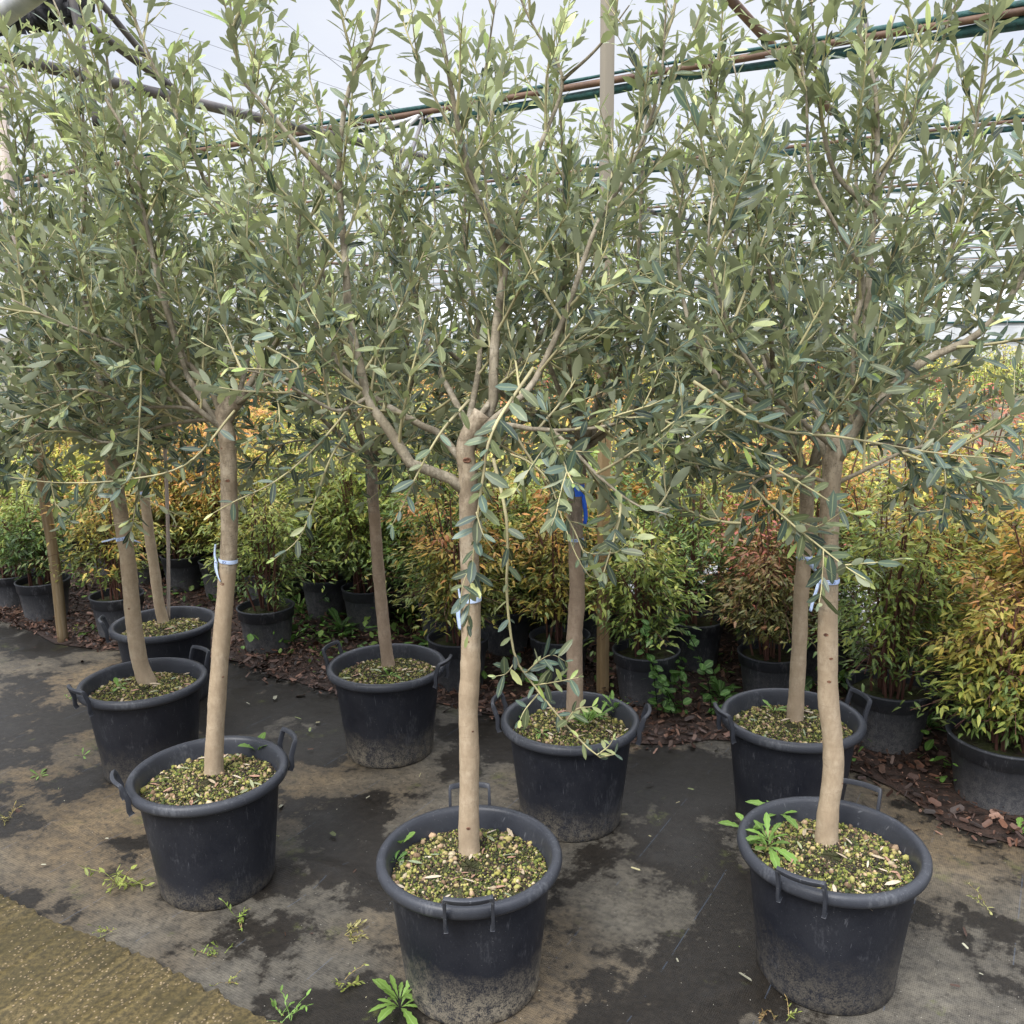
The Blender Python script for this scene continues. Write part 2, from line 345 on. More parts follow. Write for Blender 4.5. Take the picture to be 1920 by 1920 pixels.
# ------------------------------------------------------------------ leaves (vectorised)
def leaf_mesh(name, P, D, Nn, L, Wd, C, secs=3, bend=.1, fold=.18, prof=None):
    P, D, Nn = np.asarray(P, float), norm(D), np.asarray(Nn, float)
    Nn = norm(Nn-(Nn*D).sum(1, keepdims=True)*D); S = np.cross(D, Nn)
    n = len(P); L = np.asarray(L)[:, None]; Wd = np.asarray(Wd)[:, None]
    if prof is None:
        prof = {1: [(.42, 1)], 2: [(.25, .8), (.7, .92)], 3: [(.16, .6), (.46, 1), (.8, .76)]}[secs]
    secs = len(prof); bd = bend*(rng.uniform(-.3, 1.6, (n, 1)))
    def pt(t, s, m): return P+D*L*t+S*Wd*.5*s-Nn*(L*bd*t*t)+Nn*(Wd*fold*.5*abs(s))*m
    cols = [pt(0, 0, 0)]; ribs = [1.0]
    for t, w in prof:
        cols += [pt(t, -w, 1), pt(t, 0, 0), pt(t, w, 1)]; ribs += [0, 1, 0]
    cols.append(pt(1, 0, 0)); ribs.append(.8)
    k = len(cols); V = np.stack(cols, 1).reshape(-1, 3); base = (np.arange(n)*k)[:, None]
    tri = []; quad = []
    tri += [[0, 2, 1], [0, 3, 2]]
    for s in range(secs-1):
        a = 1+3*s; quad += [[a, a+1, a+4, a+3], [a+1, a+2, a+5, a+4]]
    a = 1+3*(secs-1); tri += [[a, a+1, k-1], [a+1, a+2, k-1]]
    T = (base[:, :, None]+np.array(tri)[None]).reshape(-1, 3)
    Q = (base[:, :, None]+np.array(quad)[None]).reshape(-1, 4) if quad else None
    return mesh_np(name, V, Q, T, True, {'lc': np.repeat(np.asarray(C), k, 0)}, {'rib': np.tile(ribs, n)})

class Leaves:
    def __init__(s): s.P = []; s.D = []; s.N = []; s.L = []; s.W = []; s.C = []
    def add(s, P, D, Nn, L, Wd, C):
        s.P.append(P); s.D.append(D); s.N.append(Nn); s.L.append(L); s.W.append(Wd); s.C.append(C)
    def mesh(s, name, **k):
        c = np.concatenate
        return leaf_mesh(name, c(s.P), c(s.D), c(s.N), c(s.L), c(s.W), c(s.C), **k)
    def count(s): return sum(len(p) for p in s.P)

OL_TOP = np.array([[.095, .13, .10], [.11, .14, .09], [.14, .16, .08], [.08, .12, .10], [.17, .19, .10], [.12, .16, .14]])
OL_YNG = np.array([[.40, .46, .17], [.32, .38, .16], [.50, .53, .24], [.27, .36, .1], [.30, .33, .16]])

def leaf_twig(lv, P, sp=.021, a0=.12, a1=1.0, size=.062, young=.0, tipyoung=.6, wide=0.0, nb=None):
    """opposite leaf pairs along a shoot"""
    s = arclen(P); n = max(2, int((a1-a0)*s[-1]/sp)); ss = np.linspace(a0*s[-1], a1*s[-1], n)
    X = np.stack([np.interp(ss, s, P[:, i]) for i in range(3)], 1)
    T = norm(np.gradient(P, axis=0)); T = norm(np.stack([np.interp(ss, s, T[:, i]) for i in range(3)], 1))
    a = norm(np.cross(T, np.array([.13, .21, .97]))); b = np.cross(T, a)
    ph = rng.uniform(0, 6.28)+np.arange(n)*np.pi/2+rng.normal(0, .35, n)
    for sgn in (0, np.pi):
        keep = rng.random(n) > .1
        th = ph+sgn+rng.normal(0, .25, n); U = a*np.cos(th)[:, None]+b*np.sin(th)[:, None]
        fr = np.linspace(0, 1, n); ang = np.where(fr > .85, .4, .74)+wide+rng.normal(0, .2, n)
        D = T*np.cos(ang)[:, None]+U*np.sin(ang)[:, None]
        Nn = T*1.0+np.array([0, 0, .45])+rng.normal(0, .35, (n, 3))
        if nb is not None: Nn = np.array(nb)+rng.normal(0, .3, (n, 3))
        D = D+rng.normal(0, .12, (n, 3))-np.array([0, 0, .08])
        L = size*(1-.0*np.clip((X[:, 2]-1.6)/.7, 0, 1))*rng.uniform(.6, 1.2, n)*(1-.45*np.clip((fr-.8)/.2, 0, 1))
        Wd = L*rng.uniform(.26, .37, n)
        yp = young+tipyoung*np.clip((fr-.72)/.28, 0, 1)*(young+.15)/.4
        isy = rng.random(n) < yp
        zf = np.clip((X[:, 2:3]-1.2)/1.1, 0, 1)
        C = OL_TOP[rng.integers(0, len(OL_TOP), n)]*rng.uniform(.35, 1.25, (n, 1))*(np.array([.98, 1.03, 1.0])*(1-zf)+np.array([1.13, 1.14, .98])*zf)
        Y = OL_YNG[rng.integers(0, len(OL_YNG), n)]*rng.uniform(.8, 1.15, (n, 1)); C = np.where(isy[:, None], Y, C)
        lv.add(X[keep], D[keep], Nn[keep], L[keep], Wd[keep], C[keep])

def shoot(p, d, length, up=.25, n=7, wig=.07):
    P = [np.array(p)]; d = norm(d); st = length/(n-1)
    for i in range(n-1):
        d = norm(d+np.array([0, 0, up/(n-1)])+rng.normal(0, wig, 3)); P.append(P[-1]+d*st)
    return np.array(P)
def perp(T):
    a = norm(np.cross(T, rng.normal(size=3))); return a

def grow_tree(root, trunk_pts, trunk_r, limbs, special, dens=.98, size=.062, young=.12, secs=3, bark=None, knots=(), seccut=1.0, topz=2.75):
    """limbs: list of (points, r0). special: hand-laid long shoots"""
    bark = bark or M_BARK; org = np.array(root.location)
    n = 90; P = smooth_path(trunk_pts, n); R = np.interp(np.linspace(0, 1, n), [0, .04, .12, .9, 1], [trunk_r*1.28, trunk_r*1.12, trunk_r*1.04, trunk_r*.9, trunk_r*.96])
    R = R*(1+.03*np.sin(np.arange(n)*.45+rng.uniform(0, 6))*rng.uniform(.3, 1, n))
    for q in range(8):
        R = R*(1+rng.uniform(.02, .055)*np.exp(-((np.arange(n)-rng.uniform(3, n-3))/rng.uniform(.7, 1.8))**2))
    tb = Tubes(); tb.add(P-org, R, 22, .01); link('trunk', tb.mesh('trunk'), bark, root)
    tw = Tubes(); lv = Leaves()
    s_all = arclen(P)
    for (fr, az, sz) in knots:
        i = int(fr*(n-1)); dirn = np.array([math.cos(az), math.sin(az), 0]); c = P[i]-org+dirn*R[i]*.93
        kt = Tubes(); t = np.linspace(0, 2*np.pi, 15); a = np.array([-dirn[1], dirn[0], 0]); z = np.array([0, 0, 1.])
        sz = sz*.78; kt.add(c+dirn*.0015+(a*np.cos(t)[:, None]*sz+z*np.sin(t)[:, None]*sz*.6), sz*.32, 6, .15, cap=False)
        kt.add(np.array([c-dirn*.004, c+dirn*.0022]), [sz*.9, sz*.55], 9, .1)
        link('knot', kt.mesh('knot'), M_KNOT, root)
    for pts, r0 in limbs:
        Q = smooth_path(pts, 26); Ls = arclen(Q)[-1]
        RR = r0*np.linspace(1, .1, 26)**.85+.0012; RR[0] *= 1.12
        RR = RR*.76; lt = Tubes(); lt.add(Q-org, RR, 10, .025); link('branch', lt.mesh('branch'), M_LIMB, root)
        T = norm(np.gradient(Q, axis=0)); s = arclen(Q)
        k = max(3, int(Ls/.062*dens)); az = rng.uniform(0, 6.28)
        for j in range(k):
            f = (j+rng.uniform(.2, .8))/k
            if f < .12: continue
            x = f*s[-1]; p = np.array([np.interp(x, s, Q[:, i]) for i in range(3)]); t = norm([np.interp(x, s, T[:, i]) for i in range(3)])
            if p[2] > topz: continue
            az += 2.4; a = norm(np.cross(t, [.1, .2, .97])); b = np.cross(t, a); u = a*math.cos(az)+b*math.sin(az)
            ln = rng.uniform(.2, .55)*(1-.45*f)*seccut
            hi = min(1, max(0, (p[2]-1.6)/.7))
            if rng.random() < .55*hi: continue
            d = t*.55+u*(.95-.25*hi)+np.array([0, 0, .18+.55*hi])
            if p[1]+d[1]*ln < 1.2: ln *= .5
            B = shoot(p, d, ln, rng.uniform(-.1, .7)+.6*hi, 8, .06)
            tw.add(B-org, np.linspace(.0036, .0013, 8)*(1+r0*12), 5, cap=False)
            leaf_twig(lv, B, sp=.024, a0=.25, size=size, young=young*(.5+2.4*hi))
            sb = arclen(B); Tb = norm(np.gradient(B, axis=0)); m = max(1, int(ln/.075)); az2 = rng.uniform(0, 6)
            for q in range(m):
                y = (q+.6)/m*.9*sb[-1]; p2 = np.array([np.interp(y, sb, B[:, i]) for i in range(3)]); t2 = norm([np.interp(y, sb, Tb[:, i]) for i in range(3)])
                az2 += 2.2; a2 = norm(np.cross(t2, [.3, .1, .9])); b2_ = np.cross(t2, a2); u2 = a2*math.cos(az2)+b2_*math.sin(az2)
                l2 = rng.uniform(.08, .2)
                S = shoot(p2, t2*.7+u2*.8+np.array([0, 0, .15]), l2, rng.uniform(0, .6), 5, .06)
                tw.add(S-org, np.linspace(.0019, .0009, 5), 4, cap=False)
                leaf_twig(lv, S, sp=.0215, a0=.12, size=size*.93, young=young*(.6+2.6*hi))
        # the bare end of the limb carries leaves as well
        leaf_twig(lv, Q[12:], sp=.03, a0=.1, size=size, young=young)
    for pts, r0, sp, sz, yg in special:
        Q = smooth_path(pts, 24); tw.add(Q-org, np.linspace(r0, r0*.35, 24), 6, .03)
        leaf_twig(lv, Q, sp=sp, a0=.1, size=sz, young=yg, wide=.3, nb=(0, -.8, .75))
    if tw.n: tag(link('twigs', tw.mesh('twigs'), M_TWIG, root), kind='stuff')
    for i in range(len(lv.P)): lv.P[i] = lv.P[i]-org
    tag(link('crown', lv.mesh('crown', secs=secs), M_OLEAF, root), kind='stuff')
    return P, R

def auto_limbs(top, n, rad, ztop, r0, az0=0.0, ylimit=1.55, droop=0):
    out = []
    for k in range(n):
        az = az0+k*6.283/n+rng.uniform(-.3, .3); ln = rng.uniform(.75, 1.15)*rad
        zt = ztop*rng.uniform(.82, 1.04)
        if k % 3 == 0: ln *= .45; zt = ztop*1.05
        dx, dy = math.cos(az)*ln, math.sin(az)*ln
        if top[1]+dy < ylimit: dy = ylimit-top[1]
        h = zt-top[2]
        pts = [top+np.array([0, 0, -.03]), top+np.array([dx*.35, dy*.35, h*.18]), top+np.array([dx*.7, dy*.7, h*.42])+rng.normal(0, .03, 3),
               top+np.array([dx*.95, dy*.95, h*.72])+rng.normal(0, .03, 3), top+np.array([dx*1.05, dy*1.05, h])]
        out.append((pts, r0*rng.uniform(.7, 1.05)))
    for k in range(droop):
        az = az0+1+k*6.283/max(1, droop)+rng.uniform(-.4, .4); ln = rad*rng.uniform(.7, 1.05); dx, dy = math.cos(az)*ln, math.sin(az)*ln
        if top[1]+dy < ylimit: dy = ylimit-top[1]
        out.append(([top, top+np.array([dx*.4, dy*.4, .1]), top+np.array([dx*.75, dy*.75, .08]), top+np.array([dx, dy, -.06])], r0*.5))
    return out

# ------------------------------------------------------------------ the setting
def sheet(name, pts, m, z=0.0):
    V = [(p[0], p[1], z) for p in pts]; me = bpy.data.meshes.new(name); me.from_pydata(V, [], [list(range(len(V)))]); me.update()
    o = link(name, me, m); tag(o, kind='structure'); return o
sheet('ground', [(-300, -60), (300, -60), (300, 400), (-300, 400)], M_EARTH, -.012)
# weed fabric with shallow wrinkles and two folds
nx, ny = 260, 200
gx, gy = np.meshgrid(np.linspace(-7, 5, nx), np.linspace(.2, 7, ny)); gz = np.zeros_like(gx)
def seam(a, b, h, w, l0=0, l1=1):
    global gz
    a, b = np.array(a[:2]), np.array(b[:2]); d = (b-a)/np.linalg.norm(b-a); nrm = np.array([-d[1], d[0]])
    t = ((gx-a[0])*d[0]+(gy-a[1])*d[1])/np.linalg.norm(b-a); q = (gx-a[0])*nrm[0]+(gy-a[1])*nrm[1]+.012*np.sin(t*9)
    gz = gz+h*np.exp(-(q/w)**2)*np.clip((t-l0)*6, 0, 1)*np.clip((l1-t)*6, 0, 1)
seam(G(0, 1513), G(277, 1603), .014, .022, -2, 1.6); seam(G(520, 1600), G(730, 1690), .022, .04, 0, 1.4)
seam(G(490, 1690), G(760, 1790), .012, .02, -.2, 1.3); seam(G(1250, 1900), G(1400, 1850), .012, .03, -1, 2)
for k in range(26):
    x, y, a = rng.uniform(-4, 3), rng.uniform(1.5, 6), rng.uniform(-.9, -.2); L = rng.uniform(.2, .7)
    seam((x, y), (x+math.cos(a)*L, y+math.sin(a)*L), rng.uniform(.002, .006), rng.uniform(.012, .04))
gz = gz+.0015*np.sin(gx*3.1+gy*2)*np.sin(gy*4.3)
ii = np.arange(ny-1)[:, None]*nx; jj = np.arange(nx-1)[None]
Q = np.stack([ii+jj, ii+jj+1, ii+nx+jj+1, ii+nx+jj], -1).reshape(-1, 4)
tag(link('weed_fabric_floor', mesh_np('weed_fabric_floor', np.stack([gx, gy, gz], -1).reshape(-1, 3), Q), M_FAB), kind='structure')
# concrete slab, near left, rough edge
a, bb = G(0, 1690), G(500, 1920); dd = norm(bb-a); nn = np.array([dd[1], -dd[0], 0])
edge = [a+dd*t+nn*(rng.normal(0, .006)+.008*math.sin(t*7)) for t in np.linspace(-1.5, 2.2, 260)]
top = [(p[0], p[1], .028) for p in edge]; bot = [(p[0]-nn[0]*.012, p[1]-nn[1]*.012, -.008) for p in edge]
far = [(p[0]+nn[0]*2.5, p[1]+nn[1]*2.5, .028) for p in edge]
V = bot+top+far; k = len(edge); Q = [[i, i+1, k+i+1, k+i] for i in range(k-1)]+[[k+i, k+i+1, 2*k+i+1, 2*k+i] for i in range(k-1)]
tag(link('concrete_path', mesh_np('concrete_path', V, Q, smooth=False), M_CONC), kind='structure')
# bark mulch bed with a wavering front edge
ed = [UV(-16, 3.05)]+[G(*p) for p in ((-300, 1120), (0, 1165), (100, 1205), (250, 1222), (440, 1240), (580, 1290), (870, 1330), (930, 1345), (1190, 1400), (1350, 1390), (1610, 1450), (1760, 1530), (1920, 1590))]+[UV(2.5, 3.25), UV(8, 3.2)]
ed = smooth_path(ed, 160); ed[:, :2] += rng.normal(0, .012, (160, 2))
sheet('mulch_bed', [tuple(p[:2]) for p in ed]+[tuple(UV(8, 5.3)[:2]), tuple(UV(-16, 5.3)[:2])], M_MULCH, .006)
sheet('pale_track', [tuple(UV(-30, 5.32)[:2]), tuple(UV(30, 5.32)[:2]), tuple(UV(30, 7.3)[:2]), tuple(UV(-30, 7.3)[:2])], M_ROAD, .005)
# bark chips
def chips(n, region, name, m, cols, L=(.016, .046), z0=.008, zr=.035, flat=.45):
    P = region(n); n = len(P); D = norm(np.stack([rng.normal(size=n), rng.normal(size=n), rng.normal(0, flat, n)], 1))
    Nn = norm(np.stack([rng.normal(0, flat, n), rng.normal(0, flat, n), np.ones(n)], 1))
    Ln = L[0]*.5+(L[1]*1.15-L[0]*.5)*rng.random(n)**1.8; Wd = Ln*rng.uniform(.15, .6, n); P[:, 2] = z0+rng.random(n)**2*zr
    C = np.array(cols)[rng.integers(0, len(cols), n)]*rng.uniform(.35, 1.35, (n, 1))
    return leaf_mesh(name, P, D, Nn, Ln, Wd, C, prof=[(.12, .8), (.85, .9)], bend=.12, fold=.25)
def bedregion(n):
    u = rng.uniform(-7, 3.2, n); v = 2.9+rng.random(n)**1.3*2.3; P = E1*u[:, None]+E2*v[:, None]
    # keep what lies behind the front edge
    eu = ed@E1; evv = ed@E2; o_ = np.argsort(eu); lim = np.interp(u, eu[o_], evv[o_])
    return P[v > lim+rng.normal(-.02, .045, n)]
tag(link('bark_mulch', chips(60000, bedregion, 'bark_mulch', M_CHIP, [(.05, .022, .014), (.09, .04, .024), (.14, .065, .04), (.2, .11, .075), (.03, .016, .012)]), M_CHIP), 'loose reddish brown bark chips spread over the planting bed', 'mulch', kind='stuff')
def floorregion(n):
    P = np.stack([rng.uniform(-3.5, 2.6, n), rng.uniform(1.5, 5.4, n), np.zeros(n)], 1); return P[(P@E2 < 3.1) & (P@nn < a@nn-.03)]
tag(link('leaf_litter', chips(420, floorregion, 'leaf_litter', M_LITTER, [(.3, .27, .15), (.1, .05, .03), (.35, .34, .25), (.16, .19, .07), (.06, .03, .02)], (.008, .038), .012, .008, .2), M_LITTER), 'scattered fallen leaves and crumbs on the black ground fabric', 'leaf litter', kind='stuff')

# ------------------------------------------------------------------ greenhouse frame
fr = empty('steel_pipe_canopy', UV(-4.4, 4.9)); tag(fr, 'open steel greenhouse roof frame of rusty pipes above the trees', 'greenhouse frame')
fo = np.array(fr.location)
def pipe(name, A, B, r, m, parent=fr, org=fo, k=10):
    t = Tubes(); A, B = np.array(A, float), np.array(B, float); n = 14
    P = A+(B-A)*np.linspace(0, 1, n)[:, None]; t.add(P-org, r, k); return link(name, t.mesh(name), m, parent)
ZB = 3.1; vs = [4.95+2.5*i+.12*i*i for i in range(11)]
def roll(A, B, r, seed, n=140):
    t = np.linspace(0, 1, n); P = A+(B-A)*t[:, None]; P[:, 2] += .012+.006*np.sin(t*90+seed); tb = Tubes()
    tb.add(P-A, r*.5*(1+.35*np.sin(t*61+seed)*np.sin(t*17)), 9, .1)
    Q2 = P.copy(); Q2[:, 2] -= .066+.012*np.abs(np.sin(t*23+seed)); Q2 += E2*.035; tb.add(Q2-A, r*.8*(1+.45*np.sin(t*47+seed)*np.sin(t*29)), 8, .14); return tb
for i, v in enumerate(vs):
    A, B = UV(-24-i, v, ZB), UV(10+i*2, v, ZB)
    pipe('roof_pipe', A, B, .013 if i else .019, M_RUST)
    o = link('shade_net', roll(A+np.array([0, 0, .02]), B+np.array([0, 0, .02]), .026 if i < 2 else .016, i).mesh('shade_net'), M_NET, None, A+np.array([0, 0, .02]))
    tag(o, 'dark green shade net rolled along '+['the nearest', 'the second', 'the third', 'the fourth'][i]+' rusty roof pipe' if i < 4 else 'dark green shade net rolled along the %s roof pipe, counted from the nearest' % nth_word(i+1), 'shade net', 'rolled shade nets on the roof pipes')
for u in (-4.45, -13, 13):
    pipe('rafter', UV(u, -1, ZB-.05), UV(u, 45, ZB-.05), .03, M_STEEL if u > -5 and u < 0 else M_RUST)
pipe('brace', G(-60, -120, 3.4), G(330, 170, ZB), .022, M_STEEL)
pipe('brace', G(1330, -45, 3.5), G(1560, 210, ZB+.15), .028, M_RUST)
pipe('brace', G(125, -60, 3.2), G(182, 235, ZB-.5), .016, M_STEEL)
pipe('brace', G(160, -30, 3.5), G(330, 175, ZB-.02), .018, M_STEEL)
pipe('brace', G(1608, -30, 3.6), G(1648, 185, ZB-.2), .018, M_STEEL)
pipe('brace', G(788, 215, ZB), G(700, 290, 2.75), .014, M_GALV); pipe('brace', G(795, 215, ZB), G(760, 320, 2.6), .012, M_STEEL)
pipe('brace', G(800, 212, ZB), G(680, 255, 2.95), .012, M_GALV); pipe('brace', G(800, 212, ZB), G(860, 330, 2.6), .012, M_STEEL)
pipe('brace', G(-60, 75, 3.15), G(75, -25, 3.15), .05, M_GALV)
for (u, v) in ((-13, 4.95), (-13, 12.45), (-4.45, 19.95), (4.2, 12.45), (4.2, 19.95), (13, 19.95), (-13, 19.95), (4.2, 29.95), (-4.45, 29.95)):
    pipe('post', UV(u, v, 0), UV(u, v, ZB), .035, M_GALV)
A = G(-40, 15, 3.3); o = link('black_cloth', roll(A, G(135, -20, 3.3), .07, 2, 60).mesh('black_cloth'), M_NETB, None, A)
tag(o, 'bundled black cloth tied to the pipe in the top left corner', 'cloth')
# left pale post
p0 = G(20, 900, 0) if False else UV(-7.9, 4.95, 0)
o = empty('support_post', PY(28, 600, 7.5)*np.array([1, 1, 0])); tb = Tubes(); q = np.array(o.location)
tb.add(np.array([PY(32, 640, 7.5)*np.array([1, 1, 0]), PY(22, 430, 7.5), PY(0, 170, 7.5)])-q, .045, 10); link('post', tb.mesh('post'), M_CANE, o); tag(o, 'pale weathered wooden post behind the trees at the far left', 'post')
tb = Tubes(); tb.box(PY(0, 170, 7.5)-q+np.array([0, 0, .02]), np.eye(3), (.06, .06, .015)); link('cap', tb.mesh('cap', False), M_CANE, o)
# squared timber post
p = G(1130, 1300); o = empty('timber_post', p); hgt = 3.3; tb = Tubes()
w = .024; V = []; 
for z, (px) in ((-.02, 0), (1.6, .004), (hgt, .012)): V.append(np.array([px, 0, z]))
P_ = np.array(V)
for i in range(2):
    pass
VV = []; ch = .004
for c0 in P_:
    for (sx_, sy_) in ((-1, -1), (1, -1), (1, 1), (-1, 1)):
        for (ax, ay) in (((-w+ch), -w), ((-w), (-w+ch))) if False else ((1, 0),):
            VV.append(c0+np.array([sx_*w, sy_*w, 0]))
VV = np.array(VV); QQ = []
for l in range(2):
    for j in range(4): QQ.append([l*4+j, l*4+(j+1) % 4, (l+1)*4+(j+1) % 4, (l+1)*4+j])
QQ.append([8, 9, 10, 11]); me = mesh_np('post', VV, QQ, smooth=False); pb = link('post', me, M_TIMBER, o)
bm_ = pb.modifiers.new('bevel', 'BEVEL'); bm_.width = .004; bm_.segments = 2
o.rotation_euler = (0, 0, .35); tag(o, 'square sawn timber post standing behind the middle row of olive pots', 'post')
# round stake at left
p = G(118, 1203); o = empty('wooden_stake', p); topp = PY(66, 780, p[1]-.02); tb = Tubes(); P_ = smooth_path([np.zeros(3)-np.array([0, 0, .03]), (topp-p)*.33+np.array([.008, 0, 0]), (topp-p)*.7-np.array([.006, 0, 0]), topp-p], 20)
tb.add(P_, np.linspace(.031, .027, 20), 12, .03); link('stake', tb.mesh('stake'), M_STAKE, o); tag(o, 'round weathered wooden stake driven into mulch at far left', 'stake')
# overhead cables
for i, (A, B) in enumerate((((140, 18), (790, 275)), ((130, -12), (790, 215)), ((290, -10), (1000, 235)), ((700, 170), (860, 290)))):
    A, B = PY(*A, 38), PY(*B, 46); A, B = A-(B-A)*1.5, B+(B-A)*1.2; t = np.linspace(0, 1, 30)[:, None]; P_ = A+(B-A)*t; P_[:, 2] -= (4*t*(1-t))[:, 0]*.5-.4
    tb = Tubes(); tb.add(P_-A, .012, 5); tag(link('power_line', tb.mesh('power_line'), M_CABLE, None, A), 'thin overhead power line, '+('middle one of the upper left sky', 'lowest one of the upper left sky', 'topmost one of the upper left sky', 'short stretch seen left of the front centre crown')[i], 'cable', 'overhead power lines')
# far film greenhouses with ribs
def film_house(u0, u1, v, hz, label):
    o = empty('greenhouse', UV(u0, v)); t = np.linspace(0, math.pi, 15); prof = np.stack([4-4*np.cos(t), 1.6+1.7*np.sin(t)], 1)
    prof = np.vstack([[0, 0], prof, [8, 0]]); R = np.array([[E1[0], E1[1], 0], [E2[0], E2[1], 0], [0, 0, 1]])
    V = []; k = len(prof)
    for u in (0, u1-u0):
        for q, z in prof: V.append(E1*u+E2*q+np.array([0, 0, z*hz]))
    Q = [[i, i+1, k+i+1, k+i] for i in range(k-1)]; link('cover', mesh_np('cover', V, Q), M_FILM, o)
    for u in np.arange(0, u1-u0+.1, 3.0):
        tb = Tubes(); tb.add(np.array([E1*u+E2*q+np.array([0, 0, z*hz+.03]) for q, z in prof]), .04, 6); link('hoop', tb.mesh('hoop'), M_GALV, o)
    for z in (.8, 1.55):
        tb = Tubes(); tb.add(np.array([-E2*.06+np.array([0, 0, z]), E1*(u1-u0)-E2*.06+np.array([0, 0, z])]), .05, 6); link('rail', tb.mesh('rail'), M_NET, o)
    tag(o, label, 'greenhouse')
film_house(-50, -12, 46, 1.0, 'long white film greenhouse far off on the left')
film_house(-10, 28, 44, 1.05, 'long white film greenhouse far off behind the middle trees')
film_house(30, 66, 41, 1.0, 'long white film greenhouse far off on the right')
# mesh fence
o = empty('mesh_fence', UV(-8, 33)); tb = Tubes()
for x in np.arange(0, 40, .5): tb.add(np.array([E1*x, E1*x+np.array([0, 0, 2.5])]), .008, 4, cap=False)
for z in np.arange(.2, 2.6, .25): tb.add(np.array([np.array([0, 0, z]), E1*40+np.array([0, 0, z])]), .008, 4, cap=False)
link('wire_mesh', tb.mesh('wire_mesh'), M_GALV, o); tag(o, 'tall wire mesh fence in front of the far greenhouses', 'fence')

# ------------------------------------------------------------------ pots
def lathe(prof, k=64, wob=0.0):
    th = np.linspace(0, 2*np.pi, k, endpoint=False); V = []
    for r, z in prof: V.append(np.stack([r*np.cos(th), r*np.sin(th), np.full(k, z)], 1))
    V = np.array(V); 
    if wob: 
        e = 1+wob*np.cos(2*th+rng.uniform(0, 6)); V[:, :, 0] *= e; V[:, :, 1] *= e
    n = len(prof); i = np.arange(n-1)[:, None]*k; j = np.arange(k)[None]; j2 = (j+1) % k
    return V.reshape(-1, 3), np.stack([i+j, i+j2, i+k+j2, i+k+j], -1).reshape(-1, 4)
def ico():
    p = (1+5**.5)/2; v = np.array([[-1, p, 0], [1, p, 0], [-1, -p, 0], [1, -p, 0], [0, -1, p], [0, 1, p], [0, -1, -p], [0, 1, -p], [p, 0, -1], [p, 0, 1], [-p, 0, -1], [-p, 0, 1]])
    f = [[0, 11, 5], [0, 5, 1], [0, 1, 7], [0, 7, 10], [0, 10, 11], [1, 5, 9], [5, 11, 4], [11, 10, 2], [10, 7, 6], [7, 1, 8], [3, 9, 4], [3, 4, 2], [3, 2, 6], [3, 6, 8], [3, 8, 9], [4, 9, 5], [2, 4, 11], [6, 2, 10], [8, 6, 7], [9, 8, 1]]
    return norm(v), np.array(f)
IV, IF = ico()
def pebbles(n, R, z0, cols, smin=.002, smax=.0095, excl=.026):
    a_ = rng.uniform(0, 6.283, n); r = R*np.sqrt(rng.random(n)); keep = r > excl; a_, r = a_[keep], r[keep]; n = len(r)
    cl = np.array([[math.cos(3*x+1.3), 0] for x in a_])[:, 0]
    cl2 = np.sin(a_*2+z0*99+r*31)*np.sin(a_*3.3-r*23+len(cols))
    s = smin+(smax-smin)*rng.random(n)**2.4*(.72+.45*(r/R)**2)*np.where(cl2 < -.1, .45, 1.1)
    sc = s[:, None]*rng.uniform(.6, 1.3, (n, 3)); V = IV[None]*sc[:, None, :]*(1+rng.normal(0, .16, (n, 12, 1)))
    th = rng.uniform(0, 6.28, n); c, s_ = np.cos(th)[:, None], np.sin(th)[:, None]
    X = V[..., 0]*c-V[..., 1]*s_; Yy = V[..., 0]*s_+V[..., 1]*c; V = np.stack([X+(r*np.cos(a_))[:, None], Yy+(r*np.sin(a_))[:, None], V[..., 2]+z0+s[:, None]*.25+.003*rng.random((n, 1))+np.interp(r, [0, .05, .12, .19, .2145], [.011, .011, .005, 0, -.004])[:, None]], -1)
    C = np.array(cols)[rng.integers(0, len(cols), n)]*rng.uniform(.65, 1.2, (n, 1))
    T = (np.arange(n)[:, None, None]*12+IF[None]).reshape(-1, 3)
    return V.reshape(-1, 3), T, np.repeat(C, 12, 0)
PEB = [(.42, .33, .15), (.36, .3, .11), (.27, .25, .06), (.42, .29, .18), (.48, .4, .26), (.22, .14, .08), (.2, .21, .04), (.34, .32, .1), (.08, .05, .03)]
MOSS = [(.08, .11, .02), (.15, .17, .03), (.035, .05, .012), (.03, .022, .013), (.025, .018, .012), (.3, .28, .08), (.14, .09, .05)]
